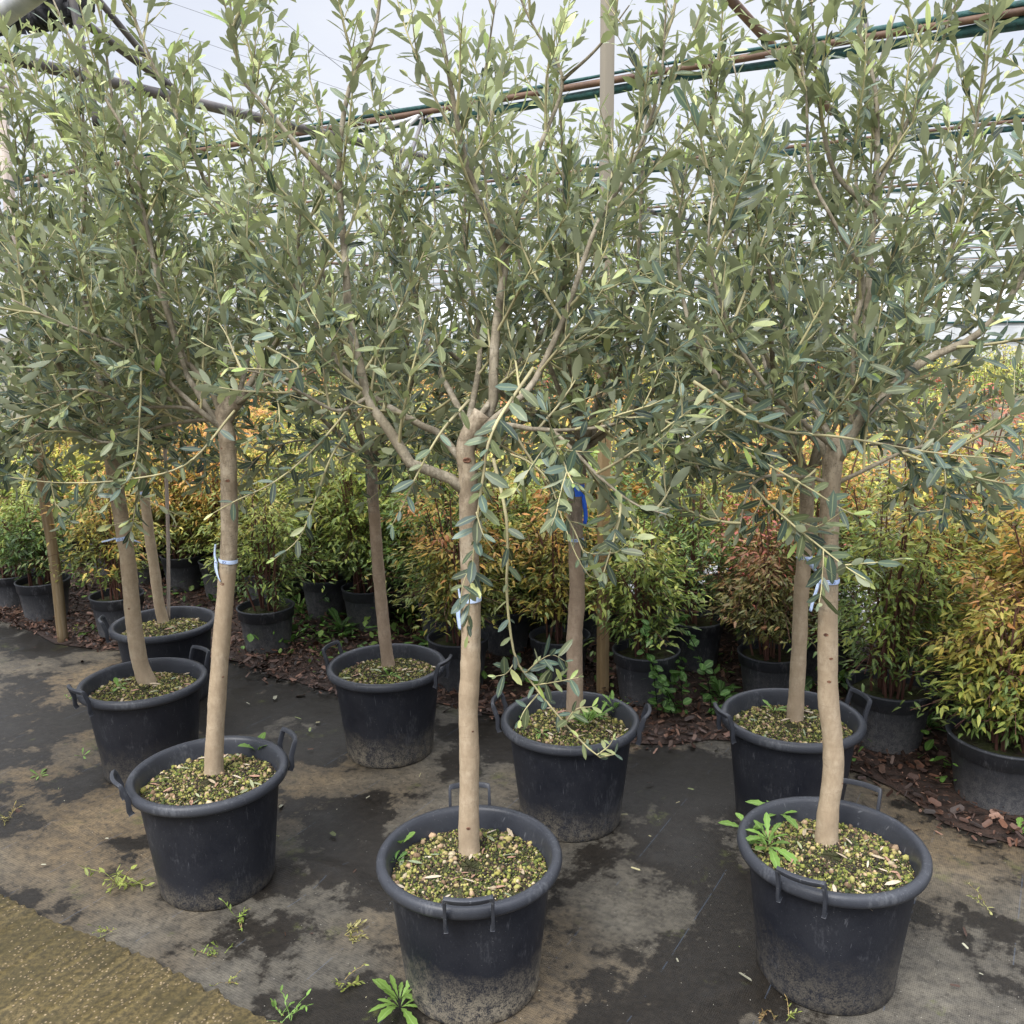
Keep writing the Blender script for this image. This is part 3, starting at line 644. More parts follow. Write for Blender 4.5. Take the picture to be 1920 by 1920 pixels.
def big_pot(c, az, label, soil=.33, npb=1000, moss=5200, grime=.6):
    o = empty('plant_pot', (c[0], c[1], .0), az); h = .39
    prof = [(.0, .004), (.172, .004), (.178, .0), (.182, .006), (.1845, .03), (.19, .09), (.2045, .22), (.2175, .335), (.2195, .352),
            (.2225, .356), (.238, .355), (.2465, .360), (.2495, .369), (.249, .380), (.2435, .3885), (.234, .391), (.226, .3885), (.2215, .381), (.2165, .364), (.2095, .32), (.205, .29)]
    pb_ = prof[:5]+[(float(np.interp(z, [.03, .09, .22, .335, .352], [.1845, .19, .2045, .2175, .2195])), float(z)) for z in np.linspace(.045, .35, 26)]+[(.2197, .3535), (.2202, .3552), (.2225, .356)]; V, Q = lathe(pb_, 96, .004); bd = link('body', mesh_np('body', V, Q), M_POT, o); bd.color = (grime, 0, 0, 1)
    V, Q = lathe(prof[9:], 96, .003); link('rim', mesh_np('rim', V, Q), M_RIM, o)
    for sgn in (1, -1):
        ax = np.array([sgn, 0, 0.]); up = np.array([0, 0, 1.]); ay = np.array([0, 1., 0]); out = norm(up*.94+ax*.34); wv = .058; hh = .046
        B0 = ax*.2535
        def strut(s_): return [B0-ax*.006+ay*s_*wv*.97+up*.336, B0+ay*s_*wv+up*.35, B0+ay*s_*wv+up*.385, B0+ay*s_*wv+up*.39+out*(hh-.006)]
        bar = [B0+up*.39+out*hh+ay*wv*t+ax*.012*(1-t*t) for t in np.linspace(-.96, .96, 11)]
        path = np.array(strut(-1)+bar+strut(1)[::-1]); T = norm(np.gradient(path, axis=0)); nrm = norm(np.cross(ay, out)); nrm = nrm*np.sign(nrm@ax)
        V = []; 
        for q, (p_, t_) in enumerate(zip(path, T)):
            cr_ = norm(np.cross(t_, nrm)); isbar = 4 <= q <= 14; a1 = .0028 if isbar else .0028; b1 = .0085 if isbar else .0065
            a1 = .0075 if isbar else .0042; b1 = .006 if isbar else .008
            V += [p_+cr_*a1+nrm*b1, p_+cr_*a1-nrm*b1, p_-cr_*a1-nrm*b1, p_-cr_*a1+nrm*b1]
        k_ = len(path); Q = [[4*i_+j_, 4*i_+(j_+1) % 4, 4*i_+4+(j_+1) % 4, 4*i_+4+j_] for i_ in range(k_-1) for j_ in range(4)]+[[0, 1, 2, 3], [4*k_-1, 4*k_-2, 4*k_-3, 4*k_-4]]
        hm = link('handle', mesh_np('handle', V, Q, smooth=False), M_RIM, o); bv = hm.modifiers.new('bevel', 'BEVEL'); bv.width = .0012; bv.segments = 2
    V, Q = lathe([(0.0, soil+.012), (.05, soil+.012), (.12, soil+.006), (.19, soil+.001), (.2145, soil-.004)], 60)
    V[:, 2] += rng.normal(0, .0025, len(V)); link('soil', mesh_np('soil', V, Q), M_SOIL, o)
    V1, T1, C1 = pebbles(npb, .207, soil+.002, PEB); V2, T2, C2 = pebbles(moss, .207, soil+.003, MOSS, .0015, .006)
    tag(link('gravel', mesh_np('gravel', np.vstack([V1, V2]), None, np.vstack([T1, T2+len(V1)]), True, {'lc': np.vstack([C1, C2])}), M_STONE, o), kind='stuff')
    n = 34; a_ = rng.uniform(0, 6.28, n); r = .2*np.sqrt(rng.random(n)); P = np.stack([r*np.cos(a_), r*np.sin(a_), np.full(n, soil+.012)+np.interp(r, [0, .05, .12, .19], [.011, .011, .005, 0])], 1)
    D = np.stack([rng.normal(size=n), rng.normal(size=n), rng.normal(0, .15, n)], 1); Nn = np.stack([rng.normal(0, .3, n), rng.normal(0, .3, n), np.ones(n)], 1)
    C = np.array([(.4, .32, .22), (.5, .42, .32), (.3, .32, .18), (.2, .24, .14), (.35, .2, .14)])[rng.integers(0, 5, n)]
    L = rng.uniform(.02, .05, n); tag(link('dead_leaves', leaf_mesh('dead_leaves', P, D, Nn, L, L*.24, C, secs=3), M_LITTER, o), kind='stuff')
    tag(o, label, 'plant pot', 'large black pots with side handles'); return o
def az_of(p_from, p_to): 
    a_, b_ = G(*p_from, .42), G(*p_to, .42); return math.atan2(b_[1]-a_[1], b_[0]-a_[0])
POTS = {}
for k, (x, y, ha, hb, lab) in dict(
    A=(880, 1596, (878, 1650), (880, 1467), 'big black pot at the front centre with dusty scuffed base'),
    B=(1560, 1578, (1497, 1640), (1610, 1468), 'big black pot at front right with broad green weeds on its left edge'),
    C=(391, 1441, (225, 1470), (540, 1388), 'big black pot at front left, handles on left and right'),
    D=(268, 1272, (160, 1300), (368, 1232), 'big black pot directly behind the front left pot'),
    E=(307, 1164, (205, 1168), (390, 1145), 'big black pot at rear left holding a tree and a thin cane'),
    F=(725, 1243, (634, 1215), (818, 1238), 'big black pot left of centre in the second row, mud stained below'),
    H=(1069, 1344, (938, 1310), (1204, 1332), 'big black pot right of centre with leafy weeds and a drooping twig over it'),
    J=(1485, 1339, (1352, 1332), (1604, 1305), 'big black pot behind the front right pot, one small weed inside')).items():
    c = G(x, y, .39); POTS[k] = c; big_pot(c, az_of(ha, hb), lab, grime=dict(A=1.3, B=.3, C=.7, D=.35, E=.3, F=.9, H=.75, J=.25)[k])

# ------------------------------------------------------------------ olive trees
def tree_root(k, base, label, soilz=.335):
    c = G(base[0], base[1], soilz); r = empty('olive_tree', c); tag(r, label, 'olive tree', 'young olive trees in large black pots'); return r, c
def tp(c, pts, dy=0): return [np.array([c[0], c[1], c[2]-.02])]+[PY(x, y, c[1]+dy) for x, y in pts]
def lp(c, pts, r0, yoff=0.0): return ([PY(x, y, c[1]+d+yoff) for x, y, d in pts], r0)
FRONT = -1.57
r, c = tree_root('A', (880, 1600), 'olive tree in the front centre pot, leaves drooping along its trunk')
A_tr = grow_tree(r, tp(c, [(879, 1540), (880, 1420), (878, 1330), (882, 1250), (883, 1130), (879, 1000), (878, 900), (873, 850), (878, 820), (905, 775)]), .0262, [
    lp(c, [(876, 925, 0), (840, 895, 0), (800, 881, -.02), (768, 868, -.03), (745, 830, -.02), (715, 785, 0), (692, 755, .02), (676, 690, .03), (655, 600, .05), (648, 500, .08), (640, 400, .1), (636, 320, .1), (642, 230, .1), (660, 150, .1), (700, 70, .1), (720, -60, .1)], .0185),
    lp(c, [(880, 840, .02), (922, 765, .05), (925, 700, .06), (930, 620, .08), (940, 540, .08), (948, 470, .08), (915, 410, .06), (893, 360, .05), (870, 290, .03), (858, 230, .02), (840, 130, 0), (825, 40, 0), (815, -60, 0)], .018),
    lp(c, [(948, 465, .08), (975, 390, .1), (1010, 280, .12), (1055, 150, .14), (1000, 50, .14), (960, -40, .14)], .009),
    lp(c, [(1055, 150, .14), (1120, 90, .1), (1180, 10, .1)], .005),
    lp(c, [(870, 870, 0), (826, 815, .02), (795, 800, .04), (712, 752, .08), (650, 700, .12), (590, 600, .15), (560, 480, .15), (570, 330, .1)], .012),
    lp(c, [(880, 830, -.01), (935, 778, -.02), (985, 738, -.02), (1010, 700, 0), (1060, 590, .02), (1120, 420, .05), (1180, 320, .05), (1235, 170, .03), (1250, 0, .0)], .0115),
    lp(c, [(890, 822, 0), (940, 797, -.06), (1000, 805, -.1), (1035, 808, -.12), (1080, 850, -.15), (1130, 900, -.18), (1190, 945, -.2), (1250, 965, -.22)], .0085),
    lp(c, [(1035, 808, -.12), (1130, 800, -.1), (1230, 770, -.05), (1340, 740, -.02)], .005),
    lp(c, [(640, 360, .1), (560, 275, .1), (490, 190, .08), (455, 150, .08), (440, 80, .05), (428, -30, .05)], .008),
    lp(c, [(690, 745, .02), (633, 770, -.02), (567, 737, -.06), (500, 703, -.1), (430, 690, -.12)], .006),
    lp(c, [(878, 800, 0), (900, 640, .35), (870, 420, .45), (900, 200, .45), (930, 0, .4)], .011),
    lp(c, [(878, 800, 0), (800, 640, .4), (760, 460, .55), (740, 280, .6)], .011),
    lp(c, [(900, 780, 0), (1000, 640, .3), (1100, 520, .45), (1150, 330, .5)], .009),
  ], [
    ([PY(1000, 690, c[1]-.1), PY(925, 805, c[1]-.22), PY(905, 900, c[1]-.25), PY(893, 990, c[1]-.26), PY(886, 1060, c[1]-.26), PY(880, 1130, c[1]-.26), PY(877, 1192, c[1]-.26)], .0045, .024, .066, .0),
    ([PY(925, 860, c[1]-.06), PY(948, 960, c[1]-.12), PY(952, 1030, c[1]-.13), PY(950, 1100, c[1]-.13), PY(955, 1170, c[1]-.13), PY(967, 1235, c[1]-.14), PY(990, 1270, c[1]-.15), PY(1030, 1322, c[1]-.17), PY(1085, 1385, c[1]-.19), PY(1125, 1420, c[1]-.2), PY(1152, 1414, c[1]-.2)], .0048, .042, .05, .1),
    ([PY(893, 960, c[1]-.26), PY(905, 1000, c[1]-.28), PY(925, 1030, c[1]-.28)], .002, .022, .06, .0),
    ([PY(884, 1060, c[1]-.26), PY(870, 1090, c[1]-.28), PY(862, 1130, c[1]-.28)], .002, .022, .06, .0),
    ([PY(968, 1237, c[1]-.14), PY(950, 1262, c[1]-.18), PY(930, 1268, c[1]-.2)], .0022, .018, .05, .25),
    ([PY(985, 1262, c[1]-.15), PY(1010, 1240, c[1]-.18), PY(1035, 1228, c[1]-.2), PY(1060, 1240, c[1]-.2)], .0022, .018, .052, .15),
    ([PY(1000, 1285, c[1]-.15), PY(1045, 1278, c[1]-.18), PY(1085, 1270, c[1]-.2)], .0022, .018, .05, .2),
    ([PY(1010, 1300, c[1]-.15), PY(985, 1330, c[1]-.18), PY(975, 1350, c[1]-.2)], .0022, .02, .05, .15),
    ([PY(1060, 1355, c[1]-.18), PY(1080, 1330, c[1]-.2), PY(1110, 1325, c[1]-.2)], .0022, .018, .05, .25),
    ([PY(1120, 1415, c[1]-.2), PY(1140, 1400, c[1]-.2), PY(1150, 1385, c[1]-.2)], .002, .012, .035, .6),
    ([PY(880, 750, c[1]-.1), PY(826, 812, c[1]-.16), PY(782, 890, c[1]-.18), PY(756, 947, c[1]-.18), PY(735, 985, c[1]-.18)], .004, .034, .055, .0),
    ([PY(935, 845, c[1]-.05), PY(990, 865, c[1]-.12), PY(1030, 905, c[1]-.16), PY(1055, 975, c[1]-.18), PY(1080, 1040, c[1]-.2), PY(1105, 1080, c[1]-.2), PY(1118, 1085, c[1]-.2)], .003, .05, .04, .05),
    ([PY(480, 640, c[1]-.1), PY(560, 690, c[1]-.16), PY(430, 690, c[1]-.2)], .0035, .03, .07, .35),
  ], knots=((.1, FRONT, .006), (.32, FRONT+.5, .0035), (.52, FRONT-.3, .0045), (.7, FRONT+.4, .004), (.9, FRONT+.15, .0105)), dens=.95, size=.06)
r, c = tree_root('B', (1549, 1580), 'olive tree in the front right pot with pale blue ribbon round its curved trunk')
B_tr = grow_tree(r, tp(c, [(1553, 1520), (1562, 1450), (1561, 1385), (1553, 1310), (1552, 1200), (1553, 1080), (1555, 960), (1560, 880), (1562, 855), (1578, 820)]), .0268, [
    lp(c, [(1556, 880, 0), (1547, 847, 0), (1527, 820, 0), (1510, 807, .02), (1467, 773, .04), (1413, 757, .06), (1340, 700, .1), (1290, 600, .15), (1270, 450, .2), (1290, 300, .2)], .0125),
    lp(c, [(1566, 870, .02), (1600, 790, .05), (1612, 730, .06), (1625, 600, .08), (1632, 480, .1), (1640, 380, .1), (1645, 250, .1), (1638, 150, .1), (1605, 40, .1), (1600, -60, .1)], .0165),
    lp(c, [(1637, 395, .1), (1570, 330, .08), (1545, 250, .06), (1530, 130, .04), (1520, -20, .04)], .0085),
    lp(c, [(1640, 365, .1), (1680, 270, .12), (1740, 150, .14), (1790, 10, .14)], .0085),
    lp(c, [(1572, 860, -.01), (1615, 785, -.03), (1660, 742, -.05), (1700, 700, -.06), (1760, 662, -.07), (1810, 642, -.08), (1862, 600, -.08), (1915, 520, -.08), (1950, 400, -.08), (1960, 250, -.05)], .0165),
    lp(c, [(1600, 740, .02), (1602, 620, .02), (1618, 520, .02), (1560, 410, .0), (1518, 320, .0), (1512, 180, .0), (1490, 40, 0)], .008),
    lp(c, [(1560, 910, 0), (1620, 882, -.04), (1700, 845, -.08), (1780, 832, -.12), (1880, 860, -.15)], .007),
    lp(c, [(1556, 905, 0), (1500, 893, -.03), (1430, 895, -.06), (1400, 930, -.08), (1385, 1000, -.1)], .0065),
    lp(c, [(1700, 690, 0), (1760, 560, .1), (1800, 400, .15), (1830, 240, .15), (1850, 60, .15)], .009),
    lp(c, [(1565, 840, .05), (1680, 700, .4), (1760, 500, .5), (1800, 250, .5)], .011),
    lp(c, [(1565, 840, .05), (1480, 650, .4), (1430, 450, .5), (1400, 250, .5)], .011),
    lp(c, [(1565, 840, -.02), (1470, 760, -.12), (1380, 640, -.18), (1330, 480, -.2), (1340, 330, -.15)], .008),
  ], [
    ([PY(1300, 715, c[1]-.2), PY(1440, 800, c[1]-.24), PY(1580, 820, c[1]-.26), PY(1760, 850, c[1]-.26), PY(1900, 862, c[1]-.25)], .0045, .03, .06, .02),
    ([PY(1400, 850, c[1]-.15), PY(1500, 905, c[1]-.2), PY(1580, 955, c[1]-.22), PY(1625, 972, c[1]-.22)], .0035, .03, .055, .0),
    ([PY(1530, 880, c[1]-.1), PY(1490, 920, c[1]-.13), PY(1487, 970, c[1]-.13), PY(1498, 1035, c[1]-.13)], .003, .02, .05, .15),
  ], knots=((.18, FRONT+.9, .004), (.44, FRONT-.2, .0055), (.5, FRONT, .005), (.56, FRONT-.5, .0065), (.72, FRONT-.4, .004)), dens=.98, size=.062, young=.1)
r, c = tree_root('C', (400, 1452), 'olive tree in the front left pot with pale blue ribbon tied on its trunk')
C_tr = grow_tree(r, tp(c, [(402, 1400), (408, 1300), (416, 1190), (424, 1100), (430, 1000), (429, 900), (426, 820), (418, 780), (440, 752)]), .0275, [
    lp(c, [(424, 810, 0), (393, 723, .02), (353, 683, .04), (325, 620, .06), (290, 480, .1), (240, 330, .12), (210, 180, .12), (190, 20, .12)], .0125),
    lp(c, [(424, 815, 0), (393, 773, -.02), (367, 730, -.02), (347, 697, 0), (337, 660, 0), (300, 540, 0), (270, 400, 0), (240, 260, 0), (150, 110, 0), (100, 0, 0)], .0115),
    lp(c, [(420, 805, 0), (387, 780, -.04), (320, 720, -.06), (293, 687, -.08), (267, 670, -.1), (207, 640, -.14), (100, 600, -.2), (20, 560, -.2)], .010),
    lp(c, [(410, 800, 0), (360, 767, -.04), (300, 763, -.06), (250, 762, -.08), (160, 730, -.1), (60, 740, -.1)], .007),
    lp(c, [(415, 800, .02), (393, 787, 0), (333, 793, .02), (290, 803, .02), (200, 830, .0), (110, 800, 0), (20, 850, 0)], .0075),
    lp(c, [(430, 790, 0), (455, 740, .02), (520, 640, .03), (562, 565, .04), (540, 512, .04), (470, 455, .03), (400, 370, .02), (355, 270, 0), (310, 170, 0), (270, 80, 0), (230, -30, 0)], .0125),
    lp(c, [(290, 620, .1), (260, 500, .1), (230, 380, .1), (200, 320, .1), (140, 240, .08), (60, 190, .05), (-10, 120, .05)], .007),
    lp(c, [(440, 760, .0), (500, 720, -.08), (580, 700, -.14), (680, 640, -.2), (740, 590, -.25)], .007),
    lp(c, [(440, 770, .0), (470, 640, .3), (480, 460, .4), (470, 250, .4), (480, 60, .4)], .011),
    lp(c, [(440, 770, .0), (560, 620, .3), (620, 430, .35), (600, 200, .35)], .010),
    lp(c, [(420, 780, .0), (330, 600, .4), (200, 420, .5), (120, 260, .5)], .011),
    lp(c, [(420, 780, .0), (200, 700, .3), (100, 550, .3), (40, 380, .3), (60, 200, .3)], .009),
  ], [
    ([PY(690, 720, c[1]-.3), PY(600, 830, c[1]-.38), PY(520, 900, c[1]-.4), PY(440, 940, c[1]-.4), PY(400, 962, c[1]-.4)], .004, .05, .055, .2),
    ([PY(690, 760, c[1]-.3), PY(625, 850, c[1]-.32), PY(590, 940, c[1]-.34), PY(560, 1010, c[1]-.35), PY(515, 1048, c[1]-.36)], .004, .035, .055, .1),
    ([PY(440, 770, c[1]-.1), PY(350, 870, c[1]-.2), PY(230, 900, c[1]-.2), PY(110, 905, c[1]-.2), PY(20, 895, c[1]-.2)], .004, .035, .055, .0),
    ([PY(265, 690, c[1]-.15), PY(262, 780, c[1]-.18), PY(250, 880, c[1]-.2), PY(190, 960, c[1]-.2)], .0035, .028, .055, .0),
  ], knots=((.3, FRONT+.8, .004), (.55, FRONT-.2, .0065), (.8, FRONT+.15, .0065), (.88, FRONT-.5, .004)), dens=.95, size=.062, young=.16)
def auto_tree(k, base, label, tpts, tr, n, rad, ztop, droop, bark, knots=(), young=.14, dens=.95, extra=(), secs=3, special=()):
    r, c = tree_root(k, base, label); pts = tp(c, tpts); top = pts[-1]
    L = auto_limbs(top, n, rad, ztop, tr*.52, rng.uniform(0, 6), droop=droop+2)+[lp(c, *e) for e in extra]
    return grow_tree(r, pts, tr, L, list(special), dens=dens, size=.06, young=young, secs=secs, bark=bark, knots=knots, topz=ztop)
D_tr = auto_tree('D', (280, 1282), 'leaning olive tree behind the front left one, ribbon ends sticking out from its trunk', [(262, 1240), (250, 1160), (243, 1080), (234, 1010), (222, 940), (214, 890), (205, 830)], .031, 8, .62, 2.62, 3, M_BARK, ((.35, FRONT, .005), (.62, FRONT+.5, .006), (.78, FRONT-.5, .004)))
E_tr = auto_tree('E', (308, 1168), 'slim leaning olive tree in the rear left pot beside a thin cane', [(298, 1130), (290, 1070), (281, 1010), (272, 940), (264, 880), (258, 820)], .0245, 8, .62, 2.7, 2, M_BARK)
F_tr = auto_tree('F', (729, 1250), 'olive tree with thin curved trunk in the pot left of centre', [(722, 1200), (714, 1120), (708, 1050), (703, 980), (698, 920), (696, 860)], .0255, 7, .6, 2.45, 3, M_BARKG, dens=.76)
H_tr = auto_tree('H', (1077, 1352), 'grey barked olive tree with blue plastic strip round its trunk, beside the timber post', [(1078, 1280), (1077, 1200), (1082, 1120), (1080, 1030), (1078, 960), (1083, 900), (1095, 830)], .0285, 7, .62, 2.52, 3, M_BARKG, dens=.8)
J_tr = auto_tree('J', (1490, 1352), 'straight olive tree just left of and behind the front right tree', [(1494, 1290), (1499, 1200), (1502, 1120), (1508, 1040), (1512, 960), (1515, 880)], .0268, 7, .6, 2.5, 3, M_BARK, dens=.8)
# trees whose pots stand outside the frame but whose crowns reach in, and two further back at the left
def extra_tree(x, y, label, n, rad, ztop, seed, soil=.335, dens=.8):
    p = np.array([x, y, soil]); r = empty('olive_tree', p); tag(r, label, 'olive tree', 'young olive trees in large black pots')
    pts = [p, p+[.01, 0, .4], p+[-.02, .01, .8], p+[0, 0, 1.02]]; top = pts[-1]
    grow_tree(r, pts, .026, auto_limbs(top, n, rad, ztop, .014, seed, droop=5), [], dens=dens, size=.062, young=.15, topz=ztop)
for x, y, lab, potl, n, rad, zt in ((-2.25, 2.85, 'olive tree at the left edge whose pot stands outside the picture', 'big black pot outside the left edge', 7, .62, 2.7),
        (2.35, 2.9, 'olive tree at the right edge whose pot stands outside the picture', 'big black pot outside the right edge', 7, .6, 2.6),
        (-3.35, 4.35, 'olive tree further back at the left edge of the picture', 'big black pot outside the left edge further back', 8, .7, 2.6)):
    extra_tree(x, y, lab, n, rad, zt, x); 0

# ribbons, strip, cane, card
def ribbon(tr, frac, w, label, tails, text=None, m=M_TAG, tilt=0.0):
    P, R = tr; i = int(frac*(len(P)-1)); c = P[i]; rr = R[i]*1.05+.0012; o = empty('ribbon_tag', c)
    k = 40; th = np.linspace(0, 2*np.pi, k, endpoint=False); V = []
    for rad, z in ((rr, -w), (rr+.0006, 0), (rr, w)): V.append(np.stack([rad*np.cos(th), rad*np.sin(th), z+tilt*rad*np.cos(th)], 1))
    V = np.concatenate(V); ii = np.arange(2)[:, None]*k; jj = np.arange(k)[None]; Q = np.stack([ii+jj, ii+(jj+1) % k, ii+k+(jj+1) % k, ii+k+jj], -1).reshape(-1, 4)
    link('band', mesh_np('band', V, Q), m, o)
    for pts, wd in tails:
        Pt = smooth_path(pts, 16); T = norm(np.gradient(Pt, axis=0)); tw_ = np.linspace(0, .9, 16); S = norm(np.cross(T, [0, 1, 0.2])); S2 = np.cross(T, S)
        S = S*np.cos(tw_)[:, None]+S2*np.sin(tw_)[:, None]; V = np.concatenate([Pt-S*wd, Pt+S*wd]); Q = [[j, j+1, 17+j, 16+j] for j in range(15)]
        t_ = link('tail', mesh_np('tail', V, Q), m, o); sm = t_.modifiers.new('t', 'SOLIDIFY'); sm.thickness = .0008
    kn = Tubes(); x0 = np.array(tails[0][0][0]); kn.add(np.array([x0-[.004, 0, 0], x0, x0+[.004, 0, 0]]), [.002, .005, .002], 7); link('knot', kn.mesh('knot'), m, o)
    if text:
        cu = bpy.data.curves.new('t', 'FONT'); cu.body = text; cu.size = w*1.9; cu.align_x = 'CENTER'; cu.align_y = 'CENTER'; to = bpy.data.objects.new('t', cu)
        COL.objects.link(to); bpy.context.view_layer.update(); me = bpy.data.meshes.new_from_object(to.evaluated_get(bpy.context.evaluated_depsgraph_get())); bpy.data.objects.remove(to)
        rt = rr+.0016
        for v in me.vertices:
            x, y = v.co.x, v.co.y; a_ = -math.pi/2+(x-w*.6)/rt; v.co = Vector((rt*math.cos(a_), rt*math.sin(a_), y+tilt*rt*math.cos(a_)))
        me.materials.clear(); link('lettering', me, M_INK, o)
    tag(o, label, 'tag', 'pale blue ribbon tags' if m is M_TAG else None); return o
def frac_at(tr, ypx, x=None):
    P, R = tr; best = min(range(len(P)), key=lambda i: abs(projy(P[i])-ypx)); return best/(len(P)-1)
def projy(p):
    q = p-np.array([0, 0, CH]); cc = q[0]*_X+q[1]*_Y+q[2]*_Z; return 960+FP*cc[1]/cc[2]
L_ = lambda x, y, z: np.array([x, y, z])
ribbon(B_tr, frac_at(B_tr, 1088), .0062, 'pale blue printed ribbon round the front right trunk with one hanging end', [([L_(-.03, -.015, 0), L_(-.036, -.02, -.02), L_(-.043, -.02, -.045), L_(-.049, -.018, -.08)], .004), ([L_(-.03, -.015, 0), L_(-.031, -.014, .006), L_(-.027, -.012, .012)], .002)], 'C200')
ribbon(C_tr, frac_at(C_tr, 1050), .006, 'pale blue ribbon on the front left trunk, ends pointing up and down', [([L_(-.032, -.02, .001), L_(-.033, -.022, -.02), L_(-.028, -.026, -.045), L_(-.02, -.03, -.062)], .0052), ([L_(-.032, -.02, .001), L_(-.034, -.018, .025), L_(-.03, -.014, .055)], .0032)], 'JO', tilt=-.15)
ribbon(D_tr, frac_at(D_tr, 1010), .007, 'pale blue ribbon on the leaning trunk, ends sticking out both sides', [([L_(-.03, -.02, 0), L_(-.055, -.025, -.006), L_(-.085, -.02, -.012)], .0035), ([L_(.032, -.015, -.006), L_(.05, -.02, -.012), L_(.072, -.02, -.02)], .006)], 'JO 2', tilt=.2)
ribbon(E_tr, frac_at(E_tr, 925), .007, 'pale blue ribbon high on the slim rear left trunk', [([L_(-.024, -.018, 0), L_(-.03, -.02, -.02), L_(-.02, -.024, -.04)], .005)])
ribbon(A_tr, frac_at(A_tr, 1112), .0075, 'pale blue ribbon partly hidden by leaves on the front centre trunk', [([L_(-.026, -.018, 0), L_(-.033, -.02, -.03), L_(-.031, -.02, -.08)], .006), ([L_(-.026, -.018, 0), L_(-.03, -.018, .03)], .003)])
ribbon(J_tr, frac_at(J_tr, 1045), .0055, 'pale blue ribbon end hanging off the trunk left of the front right tree', [([L_(.004, -.03, 0), L_(.014, -.033, -.02), L_(.034, -.03, -.048)], .0075)])
ribbon(H_tr, frac_at(H_tr, 1012), .0055, 'small pale ribbon below the blue strip on the grey trunk', [([L_(-.024, -.018, 0), L_(-.028, -.02, .015), L_(-.024, -.02, .03)], .0035)], '00')
ribbon(H_tr, frac_at(H_tr, 915), .021, 'bright blue plastic strip wrapped round the grey olive trunk by the post', [([L_(.024, -.02, -.01), L_(.026, -.026, -.05), L_(.03, -.028, -.085), L_(.026, -.028, -.12)], .008)], m=M_BLUE)
p = G(316, 1164, .33); o = empty('bamboo_cane', p); tb = Tubes(); P_ = smooth_path([np.zeros(3), PY(315, 1000, p[1])-p, PY(308, 800, p[1])-p], 24)
RR = np.full(24, .0085); RR[::5] = .0098; tb.add(P_, RR, 10); link('cane', tb.mesh('cane'), M_CANE, o); tag(o, 'thin pale cane standing upright in the rear left pot', 'cane')

# ------------------------------------------------------------------ potted nandina shrubs
PAL = {
 'yellow': ([.10, .17, .03], [.34, .38, .05], [.60, .52, .07], [.55, .33, .06]),
 'orange': ([.13, .18, .03], [.42, .36, .05], [.60, .30, .06], [.52, .18, .05]),
 'green': ([.05, .11, .03], [.13, .24, .04], [.30, .38, .06], [.45, .38, .08]),
 'red': ([.10, .12, .03], [.25, .22, .05], [.36, .12, .06], [.40, .06, .05]),
 'lime': ([.08, .14, .03], [.25, .34, .05], [.45, .48, .08], [.55, .42, .1]),
}
PAL['ember'] = ([.10, .17, .03], [.30, .34, .05], [.52, .42, .07], [.55, .25, .08])
for k in PAL: PAL[k] = np.array(PAL[k])*[1.16, 1.12, 1.3]*.98+.008
def nandina(canes, h, spread, pal, nfr, lsize, zfrom=.25, secs=2, nleaf=18, stems=True):
    lv = Leaves(); st = Tubes(); C4 = PAL[pal]
    for ci in range(canes):
        a_ = rng.uniform(0, 6.28); r0 = rng.uniform(0, .09); d = np.array([math.cos(a_), math.sin(a_), 0])
        hh = h*rng.uniform(.5, 1.15); top = d*(r0+spread*.4*rng.random())+np.array([0, 0, hh])
        P = smooth_path([d*r0, d*(r0*1.3)+np.array([0, 0, hh*.5])+rng.normal(0, .015, 3), top], 8)
        st.add(P, np.linspace(.0065, .003, 8), 5, cap=False)
        for k in range(nfr):
            f = zfrom+(1-zfrom)*(k+rng.random())/nfr; p = P[0]+(P[-1]-P[0])*f; p = np.array([np.interp(f*7, np.arange(8), P[:, i]) for i in range(3)])
            az = rng.uniform(0, 6.28); u = np.array([math.cos(az), math.sin(az), 0]); Lf = spread*rng.uniform(.4, 1.3)*(1-.35*f)
            R = smooth_path([p, p+u*Lf*.5+np.array([0, 0, Lf*.42]), p+u*Lf+np.array([0, 0, Lf*rng.uniform(.1, .55)])], 6)
            if stems: st.add(R, .0014, 3, cap=False)
            n = nleaf; t = rng.uniform(.25, 1, n); X = np.stack([np.interp(t*5, np.arange(6), R[:, i]) for i in range(3)], 1)
            side = np.array([-u[1], u[0], 0]); sg = rng.choice([-1, 1], n); off = rng.uniform(.0, .35, n)*Lf*(1.1-t*.6)
            X = X+side*(sg*off)[:, None]+np.array([0, 0, 1])*(rng.normal(-.005, .02, n))[:, None]+u*(off*.4)[:, None]
            D = u*rng.uniform(.2, 1, n)[:, None]+side*(sg*rng.uniform(.2, 1.1, n))[:, None]+np.stack([np.zeros(n), np.zeros(n), rng.normal(-.15, .35, n)], 1)
            Nn = np.array([0, 0, 1.])+rng.normal(0, .4, (n, 3))
            lev = np.clip((X[:, 2]/h)*2.6-.6+rng.normal(0, .45, n)+rng.normal(0, .5), 0, 2.999); i0 = lev.astype(int); fr_ = (lev-i0)[:, None]
            C = (C4[i0]*(1-fr_)+C4[i0+1]*fr_)*rng.uniform(.55, 1.25, (n, 1))*rng.uniform(.8, 1.1); L = lsize*rng.uniform(.65, 1.25, n)
            lv.add(X, D, Nn, L, L*rng.uniform(.27, .38, n), C)
    return st.mesh('stems'), lv.mesh('foliage', prof=[(.28, .95), (.6, .78)] if secs > 1 else [(.36, 1)], bend=.3, fold=.3)
